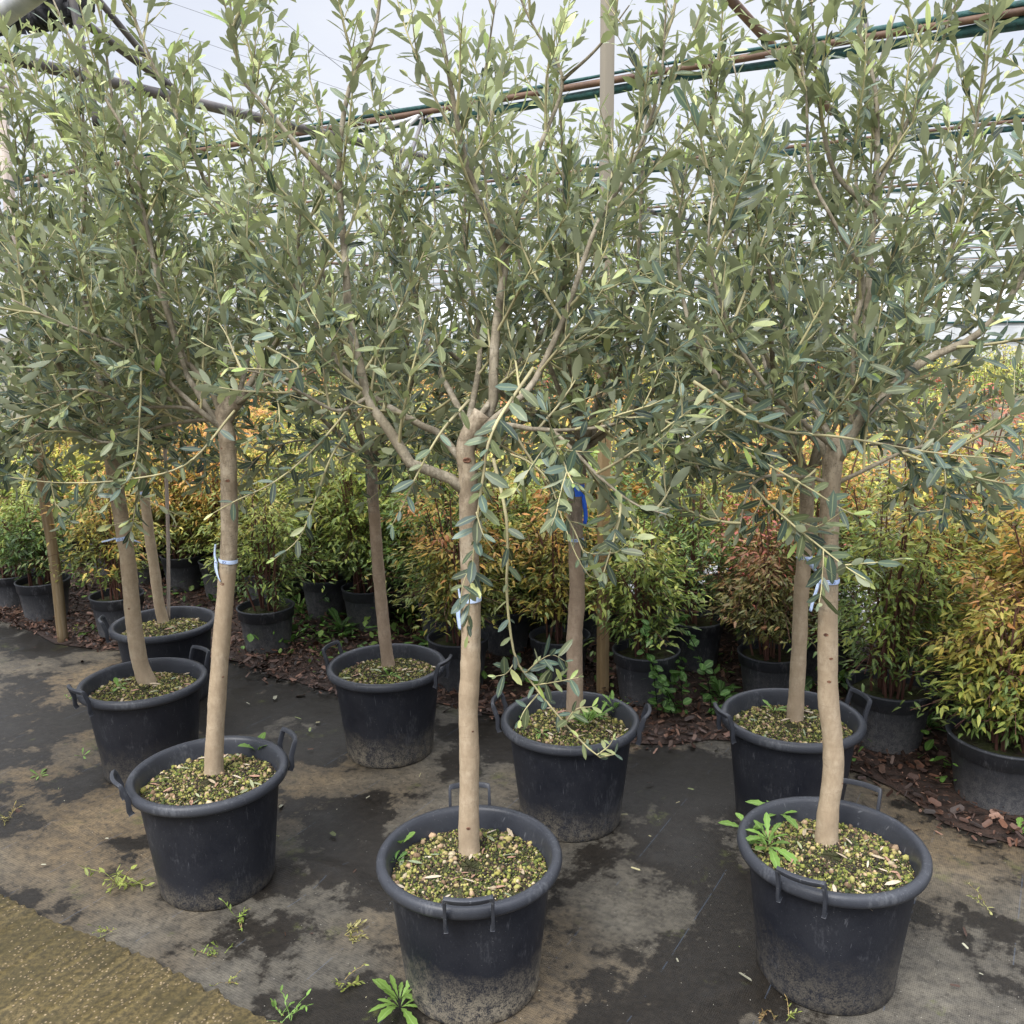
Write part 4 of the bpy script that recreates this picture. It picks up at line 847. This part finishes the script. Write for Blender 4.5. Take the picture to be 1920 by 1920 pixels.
def small_pot(p, r=.15, h=.25, ribs=False, label='', rot=0.0, group='smaller black pots of the shrub bed'):
    o = empty('shrub_pot', p, rot)
    prof = [(0, .003), (r*.76, .003), (r*.78, 0), (r*.8, .01), (r*.93, h*.74), (r*.94, h*.75), (r*.985, h*.755), (r*1.0, h*.95), (r*1.03, h*.965), (r*1.04, h*.99), (r*1.02, h), (r*.97, h), (r*.95, h*.97), (r*.9, h*.7)]
    V, Q = lathe(prof, 48, .006)
    if ribs:
        th = np.arctan2(V[:, 1], V[:, 0]); low = V[:, 2] < h*.745; k = 1-.018*(np.cos(th*16) > .6)*low; V[:, 0] *= k; V[:, 1] *= k
    link('body', mesh_np('body', V, Q), M_OLDPOT, o)
    V, Q = lathe([(0, h*.86), (r*.5, h*.86), (r*.955, h*.84)], 24); V[:, 2] += rng.normal(0, .004, len(V)); link('soil', mesh_np('soil', V, Q), M_SOIL, o)
    tag(o, label, 'plant pot', group); return o
def shrub(p, meshes, label, rz=0, sc=1.0, group='nandina shrubs in the planting bed'):
    o = empty('nandina_shrub', p, rz); o.scale = (sc, sc, sc); tag(o, label, 'shrub', group)
    for nm, me, m in (('stems', meshes[0], M_STEM), ('foliage', meshes[1], M_NLEAF)):
        if len(me.materials) == 0: me.materials.append(m)
        c = bpy.data.objects.new(nm, me); COL.objects.link(c); c.parent = o; c['kind'] = 'stuff'
    return o
def front(px, r):   # pot centre from the photo's front foot of the pot
    p = G(*px); d = norm(p*np.array([1, 1, 0])); return p+d*r*.8
FR = [ # foot px, r, h, ribs, palette, shrub height, spread, canes, leaf size, pot label, shrub label
 ((90, 1167), .155, .25, True, 'green', .55, .3, 12, .04, 'ribbed grey black pot behind the round stake at far left', 'leafy green shrub behind the round stake at far left'),
 ((30, 1142), .15, .22, False, 'lime', .6, .3, 10, .04, 'grey pot half hidden at the far left edge', 'yellow green shrub at the far left edge'),
 ((505, 1228), .155, .25, False, 'lime', .62, .26, 10, .036, 'small black pot with dark red stems right of the front left tree', 'thin shrub of dark red stems and lime leaves right of the front left tree'),
 ((228, 1200), .15, .25, False, 'orange', .8, .3, 12, .036, 'small grey pot just left of the rear left big pot', 'orange green shrub behind the leaning left trunk'),
 ((862, 1302), .15, .26, False, 'orange', .8, .3, 14, .036, 'small black pot behind the front centre trunk', 'orange leaved shrub right behind the front centre trunk'),
 ((1050, 1290), .15, .24, False, 'orange', .75, .28, 12, .036, 'small black pot behind the pot with leafy weeds', 'reddish orange shrub behind the grey olive trunk'),
 ((1210, 1328), .155, .25, False, 'lime', .55, .26, 10, .038, 'small black pot right of the timber post with a green vine', 'yellow green shrub right of the timber post'),
 ((1300, 1262), .15, .26, False, 'green', .75, .3, 10, .036, 'small black pot further back right of the timber post', 'dark green shrub further back right of the timber post'),
 ((1440, 1320), .15, .22, False, 'red', .6, .28, 16, .034, 'small pot hidden behind the second right big pot', 'low reddish brown shrub left of the straight olive trunk'),
 ((1660, 1416), .17, .26, False, 'lime', .85, .3, 16, .036, 'black pot right of the front right tree, bark chips around', 'tall thin leaved shrub right of the front right trunk'),
 ((1870, 1528), .195, .25, True, 'ember', .5, .27, 26, .037, 'ribbed grey black pot at the right edge, nearest of the bed', 'low bright yellow and orange shrub at the right edge'),
 ((1690, 1248), .16, .26, False, 'yellow', .8, .32, 14, .036, 'grey old pot behind the front right tree', 'yellow green shrub behind the pot right of the front tree'),
 ((1800, 1262), .17, .26, False, 'red', .95, .36, 18, .038, 'black pot in shade behind the yellow shrub at right', 'large red tipped shrub near the right edge'),
 ((1530, 1285), .15, .25, False, 'green', .8, .3, 12, .036, 'small black pot between the two right hand trunks', 'green shrub between the two right hand trunks'),
]
for foot, r_, h_, rb, pal, sh, spd, cn, ls, pl, sl in FR:
    p = front(foot, r_); small_pot(p, r_, h_, rb, pl)
    ms = nandina(cn, sh*1.05, spd*1.12, pal, 11, ls*1.1, zfrom=.12 if sh > .52 else .03, secs=2, nleaf=22); shrub(p+np.array([0, 0, h_*.85]), ms, sl)
# packed rows behind (shared meshes)
PROT = {k: nandina(17, .86, .38, k, 10, .045, zfrom=.06, secs=1, nleaf=30) for k in ('yellow', 'orange', 'green', 'red', 'lime')}
pr_pot = small_pot(UV(-6.5, 4.1), .15, .25, False, 'small black pot in the packed rows of the shrub bed', group='small black pots in the packed rows')
def copy_tree(o, parent=None):
    c = o.copy(); COL.objects.link(c); c.parent = parent
    for ch in o.children: copy_tree(ch, c)
    return c
nth = {}; cnt = 0; front_xy = [front(f[0], f[1])[:2] for f in FR]
for v in (4.0, 4.42, 4.84, 5.18):
    for u in np.arange(-7.6, 3.4, .44):
        uu = u+rng.uniform(-.07, .07)+(v*.5 % .3); vv = v+rng.uniform(-.05, .05); p = UV(uu, vv)
        if min(np.linalg.norm(p[:2]-q) for q in front_xy) < .34: continue
        if p[1] < 2.2 or abs(p[0]) > p[1]*.62+.5: continue
        # colour drifts along the bed as in the photo
        w_ = math.sin(uu*1.25+v*2)+rng.normal(0, .5)
        pal = 'orange' if w_ > .7 else 'yellow' if w_ > 0 else 'lime' if w_ > -.8 else 'green'
        if uu > .2 and rng.random() < .45: pal = 'red'
        if v > 4.6 and rng.random() < .4: pal = 'orange'
        cp = copy_tree(pr_pot) if cnt else pr_pot; cnt += 1; cp.location = Vector([float(x) for x in p]); cp.rotation_euler = (0, 0, rng.uniform(0, 6))
        nm = {'orange': 'orange tinted', 'yellow': 'yellow tinted', 'lime': 'lime green', 'green': 'dark green', 'red': 'red tinted'}[pal]
        ROWN = {4.0: 'second', 4.42: 'third', 4.84: 'fourth', 5.18: 'last'}; nth[v] = nth.get(v, 0)+1
        wh = '%s from the left in the %s row of the bed' % (nth_word(nth[v]), ROWN[v])
        tag(cp, 'small black pot, '+wh, 'plant pot', 'small black pots in the packed rows')
        shrub(p+np.array([0, 0, .21]), PROT[pal], nm+' shrub, '+wh, rng.uniform(0, 6.28), rng.uniform(.82, 1.08), group=nm+' shrubs in the packed rows')
# field of shrubs beyond the pale track
FAR = {k: nandina(10, .75, .36, k, 6, .07, secs=1, nleaf=13, stems=False, zfrom=.05) for k in ('yellow', 'orange', 'green', 'red', 'lime')}
PAL['scarlet'] = np.array([[.06, .1, .03], [.15, .2, .05], [.5, .06, .04], [.65, .03, .03]]); FAR['scarlet'] = nandina(10, .9, .36, 'scarlet', 6, .07, secs=1, nleaf=13, stems=False, zfrom=.05)
v = 7.6; row = 0; total = 0
while v < 30:
    for u in np.arange(-v*1.35-2, v*.75+1, .62+.035*v):
        p = UV(u+rng.uniform(-.15, .15), v+rng.uniform(-.1, .1))
        if abs(p[0]) > p[1]*.58+.4 or p[1] < 3: continue
        x = rng.random()
        if v < 11: pal = 'orange' if x < .34 else 'yellow' if x < .72 else 'lime'
        elif v < 17: pal = 'scarlet' if x < .4 else 'lime' if x < .65 else 'orange'
        else: pal = 'yellow' if x < .45 else 'lime' if x < .75 else 'green'
        if total > 270: break
        total += 1; nm = {'orange': 'orange', 'yellow': 'yellow', 'lime': 'lime green', 'green': 'green', 'scarlet': 'scarlet tipped'}[pal]
        nth[v] = nth.get(v, 0)+1
        shrub(p, FAR[pal], nm+' shrub, %s from the left in the %s field row beyond the pale track' % (nth_word(nth[v]), nth_word(row+1)), rng.uniform(0, 6.28), rng.uniform(.9, 1.15)*(1 if v < 17 else 1.25), group=nm+' shrubs in the field beyond the track')
    v += .95+.05*v; row += 1
print('field shrubs', total, 'bed pots', cnt)
# white card on stick above the hedge
p = PY(1276, 828, 5.6); o = empty('plant_label', (p[0], p[1], 0)); tb = Tubes(); tb.box(np.array([0, 0, p[2]]), np.eye(3), (.055, .0015, .036)); link('card', tb.mesh('card', False), M_WHITE, o)
tb = Tubes(); tb.add(np.array([[0, .004, 0], [0, .004, p[2]]]), .004, 6); link('stick', tb.mesh('stick'), M_CANE, o); tag(o, 'small white blank card standing among the orange shrubs', 'plant label')

# ------------------------------------------------------------------ weeds
def weed(p, n, L, wr, col, label, rise=.5, name='weed', prof=None, tiers=1, cat='weed', group=None):
    lv = Leaves(); col = np.array(col)
    for t in range(tiers):
        a_ = np.linspace(0, 6.283, n, endpoint=False)+rng.uniform(0, 6)+rng.normal(0, .2, n); rs = rise*rng.uniform(.5, 1.5, n)+t*.35
        D = np.stack([np.cos(a_), np.sin(a_), rs], 1); Nn = np.stack([-np.cos(a_)*rs, -np.sin(a_)*rs, np.ones(n)], 1)+rng.normal(0, .12, (n, 3))
        Ln = L*rng.uniform(.45, 1.2, n)*(1-.2*t); lv.add(np.tile([0, 0, t*L*.22], (n, 1))+D*.004, D, Nn, Ln, Ln*wr*rng.uniform(.8, 1.2, n), col*rng.uniform(.75, 1.25, (n, 1)))
    me = lv.mesh(name, bend=.45, fold=.3, prof=prof or [(.15, .2), (.3, .5), (.36, .36), (.5, .85), (.56, .66), (.72, 1.0), (.78, .82), (.9, .6)])
    o = link(name, me, M_WEED, None, p); o.rotation_euler = (0, 0, rng.uniform(0, 6)); tag(o, label, cat, group); return o
GR = (.16, .28, .06); GD = (.07, .15, .035); GY = (.27, .3, .07)
weed(G(1440, 1588, .35), 8, .085, .33, GR, 'broad leaved green weed rosette at the left rim of the front right pot', .55, tiers=2)
weed(G(1405, 1558, .36), 6, .07, .33, GR, 'green weed leaning over the left edge of the front right pot', .5)
weed(G(1458, 1528, .35), 6, .07, .33, GR, 'upper green weed rosette inside the front right pot', .7)
weed(G(1451, 1335, .345), 6, .05, .34, GR, 'small five leaved weed in the second right big pot', .6)
weed(G(750, 1585, .35), 4, .05, .5, GR, 'pale green seedling at the left rim of the front centre pot', 1.4)
weed(G(742, 1615, .345), 5, .035, .5, GD, 'tiny dark seedling at the left of the front centre pot', .8)
weed(G(1150, 1335, .345), 9, .065, .26, GR, 'upright leafy weed at the right of the pot with a drooping twig', 1.1, tiers=2)
weed(G(1100, 1360, .345), 9, .075, .26, GR, 'leafy weed beside the grey trunk in its pot', .9, tiers=2)
weed(G(1125, 1350, .345), 8, .06, .26, GR, 'leafy weed between two others in the middle right pot', .8, tiers=2)
weed(G(968, 1340, .345), 8, .04, .4, GD, 'low green weed at the left rim of the middle right pot', .6)
weed(G(1015, 1375, .345), 7, .03, .4, GR, 'small weed at the front of the middle right pot', .6)
weed(G(482, 1412, .345), 3, .055, .55, GR, 'single notched leaf weed standing in the front left pot', 1.5)
weed(G(222, 1290, .345), 6, .04, .4, GR, 'small green weed at the front of the second left pot', .5)
weed(G(730, 1268, .345), 6, .05, .28, GR, 'small weed below the thin curved trunk in its pot', .7)
weed(G(750, 1890), 8, .095, .27, (.17, .28, .06), 'large bright green weed against the front centre pot on the fabric', 1.0, tiers=2)
weed(G(75, 1455), 7, .05, .34, GR, 'small green rosette weed on the fabric at left', .35)
weed(G(155, 1418), 4, .035, .3, GR, 'tiny two leaf weed on the fabric left of the pots', .7)
weed(G(560, 1150), 10, .12, .22, GR, 'spreading green weed at the foot of the bed left of centre', .9, tiers=2)
weed(G(640, 1190), 11, .16, .3, GD, 'big leafy green weed behind the pot left of centre', .8, tiers=2)
weed(G(820, 1215), 9, .14, .3, GD, 'dark green weed right of the pot left of centre', .8, tiers=2)
weed(G(175, 1185), 5, .1, .4, GR, 'light green notched weed left of the rear left pot', .4)
weed(G(640, 1130), 12, .28, .1, (.18, .33, .08), 'tuft of long upright blades behind the pot left of centre', 2.2, tiers=2)
weed(G(1350, 1310), 10, .11, .4, GD, 'green weed at the left of the second right big pot', .8, tiers=2)
weed(G(1560, 1290), 7, .1, .4, GR, 'notched green weed behind the front right trunk', .9)
weed(G(1590, 1290), 7, .12, .4, GD, 'darker notched weed right of the front right trunk', .9)
weed(G(1740, 1370), 12, .09, .2, GD, 'fine green weed between the two right hand small pots', .9, tiers=3)
weed(G(1910, 1560), 8, .05, .4, GR, 'small weed under the ribbed pot at the right edge', .6)
# vine over the small pot right of the timber post
lv = Leaves(); vt = Tubes(); pv = G(1270, 1345)
for s_ in range(7):
    p0 = pv+np.array([rng.uniform(-.12, .16), rng.uniform(-.1, .05), 0]); hgt_ = rng.uniform(.1, .42) if s_ > 1 else .5
    P_ = shoot(p0, [rng.normal(0, .5), rng.normal(0, .3), 1], hgt_, -.3, 7, .12); vt.add(P_-pv, .0018, 4, cap=False); n = int(hgt_/.022)+4
    t = rng.uniform(0.1, 1, n); X = np.stack([np.interp(t*6, np.arange(7), P_[:, i]) for i in range(3)], 1)-pv; D = rng.normal(size=(n, 3))*np.array([1, 1, .4]); L = rng.uniform(.025, .055, n)
    lv.add(X, D, np.array([0, -.3, 1.])+rng.normal(0, .4, (n, 3)), L, L*.75, np.array(GD)*rng.uniform(.8, 1.5, (n, 1)))
o = empty('climbing_weed', pv); tag(o, 'round leaved green weed climbing the small pot right of the timber post', 'weed')
link('foliage', lv.mesh('foliage', prof=[(.15, .7), (.45, 1), (.75, .85)]), M_WEED, o)['kind'] = 'stuff'; link('stems', vt.mesh('stems'), M_WEED, o)
lv = Leaves()
for k in range(260):
    u = rng.uniform(-7, 3.2); v = rng.uniform(3.35, 5.3); eu = ed@E1; o_ = np.argsort(eu)
    if v < np.interp(u, eu[o_], (ed@E2)[o_])+.22: continue
    c0 = UV(u, v); n = rng.integers(10, 34); H_ = rng.uniform(.05, .2); R_ = rng.uniform(.05, .16)
    X = c0+np.stack([rng.normal(0, R_, n), rng.normal(0, R_, n), rng.uniform(.01, H_, n)], 1); L = rng.uniform(.02, .06, n)
    lv.add(X, rng.normal(size=(n, 3))*np.array([1, 1, .6]), np.array([0, 0, 1.])+rng.normal(0, .4, (n, 3)), L, L*rng.uniform(.3, .8), np.array([(.08, .17, .035), (.13, .26, .05), (.2, .3, .07), (.05, .11, .03)][k % 4])*rng.uniform(.7, 1.3, (n, 1)))
tag(link('ground_cover', lv.mesh('ground_cover', prof=[(.2, .6), (.55, 1), (.85, .6)]), M_WEED), 'low green weeds growing between the pots of the shrub bed', 'weeds', kind='stuff')
# grass tufts and sprigs on the fabric
TU = [((225, 1655), .1, 26, GY, 'dry yellow green grass tuft left of the front left pot'), ((450, 1722), .06, 14, (.2, .28, .05), 'small green tuft in front of the front left pot'),
      ((205, 1750), .055, 12, GY, 'small creeping tuft near the concrete edge'), ((415, 1790), .07, 12, (.2, .25, .06), 'reddish green sprig between slab and front centre pot'),
      ((655, 1755), .06, 14, (.3, .26, .1), 'straw coloured tuft left of the front centre pot'), ((655, 1850), .06, 14, GY, 'yellow green tuft left of the bright weed'),
      ((530, 1915), .07, 16, GR, 'green grass tuft at the bottom edge by the slab'), ((20, 1535), .05, 14, (.3, .24, .09), 'dry brown tuft at the left edge'),
      ((425, 1845), .04, 10, GY, 'thin tuft beside the slab edge'), ((1480, 1905), .045, 10, GY, 'tiny pale tuft at the bottom near the front right pot'),
      ((1445, 1895), .05, 9, (.2, .12, .06), 'dry brown twig tuft at the bottom near the front right pot'), ((1850, 1700), .07, 7, (.4, .38, .15), 'long pale grass stalk lying right of the front right pot'),
      ((130, 1310), .035, 12, GR, 'small green tuft left of the second left pot'), ((500, 1570), .03, 8, GY, 'tiny sprout beside the front left pot'), ((400, 1195), .06, 14, GD, 'green tuft on the mulch behind the front left trunk'),
      ((590, 1200), .07, 16, GR, 'green tuft beside the small pot with red stems'), ((140, 1190), .06, 14, GY, 'yellow green tuft at the foot of the round stake')]
def tuft(p, n, L, col, label):
    lv = Leaves(); col = np.array(col); main = rng.uniform(0, 6.28)
    for k in range(max(4, n//2)):
        az = main+rng.normal(0, 1.3); d = np.array([math.cos(az), math.sin(az), rng.uniform(.1, 1.1)]); ln = L*rng.uniform(.35, 1.25)
        S = shoot(np.array([rng.normal(0, L*.12), rng.normal(0, L*.12), .002]), d, ln, -.5, 6, .15); S[:, 2] = np.maximum(S[:, 2], .003)
        cc = col*rng.uniform(.6, 1.3)*np.array([1, 1, 1]) if rng.random() > .3 else np.array([.3, .2, .09])*rng.uniform(.6, 1.2)
        D = np.diff(S, axis=0); m = len(D); lv.add(S[:-1], D, np.array([0, 0, 1.])+rng.normal(0, .2, (m, 3)), np.linalg.norm(D, axis=1)*1.25, np.full(m, .0028), np.tile(cc, (m, 1)))
        m = rng.integers(3, 8); t = rng.uniform(.2, 1, m)*5; X = np.stack([np.interp(t, np.arange(6), S[:, q]) for q in range(3)], 1)
        Ll = L*rng.uniform(.12, .3, m); lv.add(X, rng.normal(size=(m, 3))*np.array([1, 1, .5])+d, np.array([0, 0, 1.])+rng.normal(0, .5, (m, 3)), Ll, Ll*rng.uniform(.2, .5, m), col*rng.uniform(.7, 1.4, (m, 1)))
    o = link('grass_tuft', lv.mesh('grass_tuft', prof=[(.3, 1), (.7, .8)]), M_WEED, None, p); tag(o, label, 'grass tuft'); return o
for px, L, n, col, lab in TU: tuft(G(*px)+np.array([0, 0, .003]), n, L*1.15, col, lab)
print('leaf faces ok')
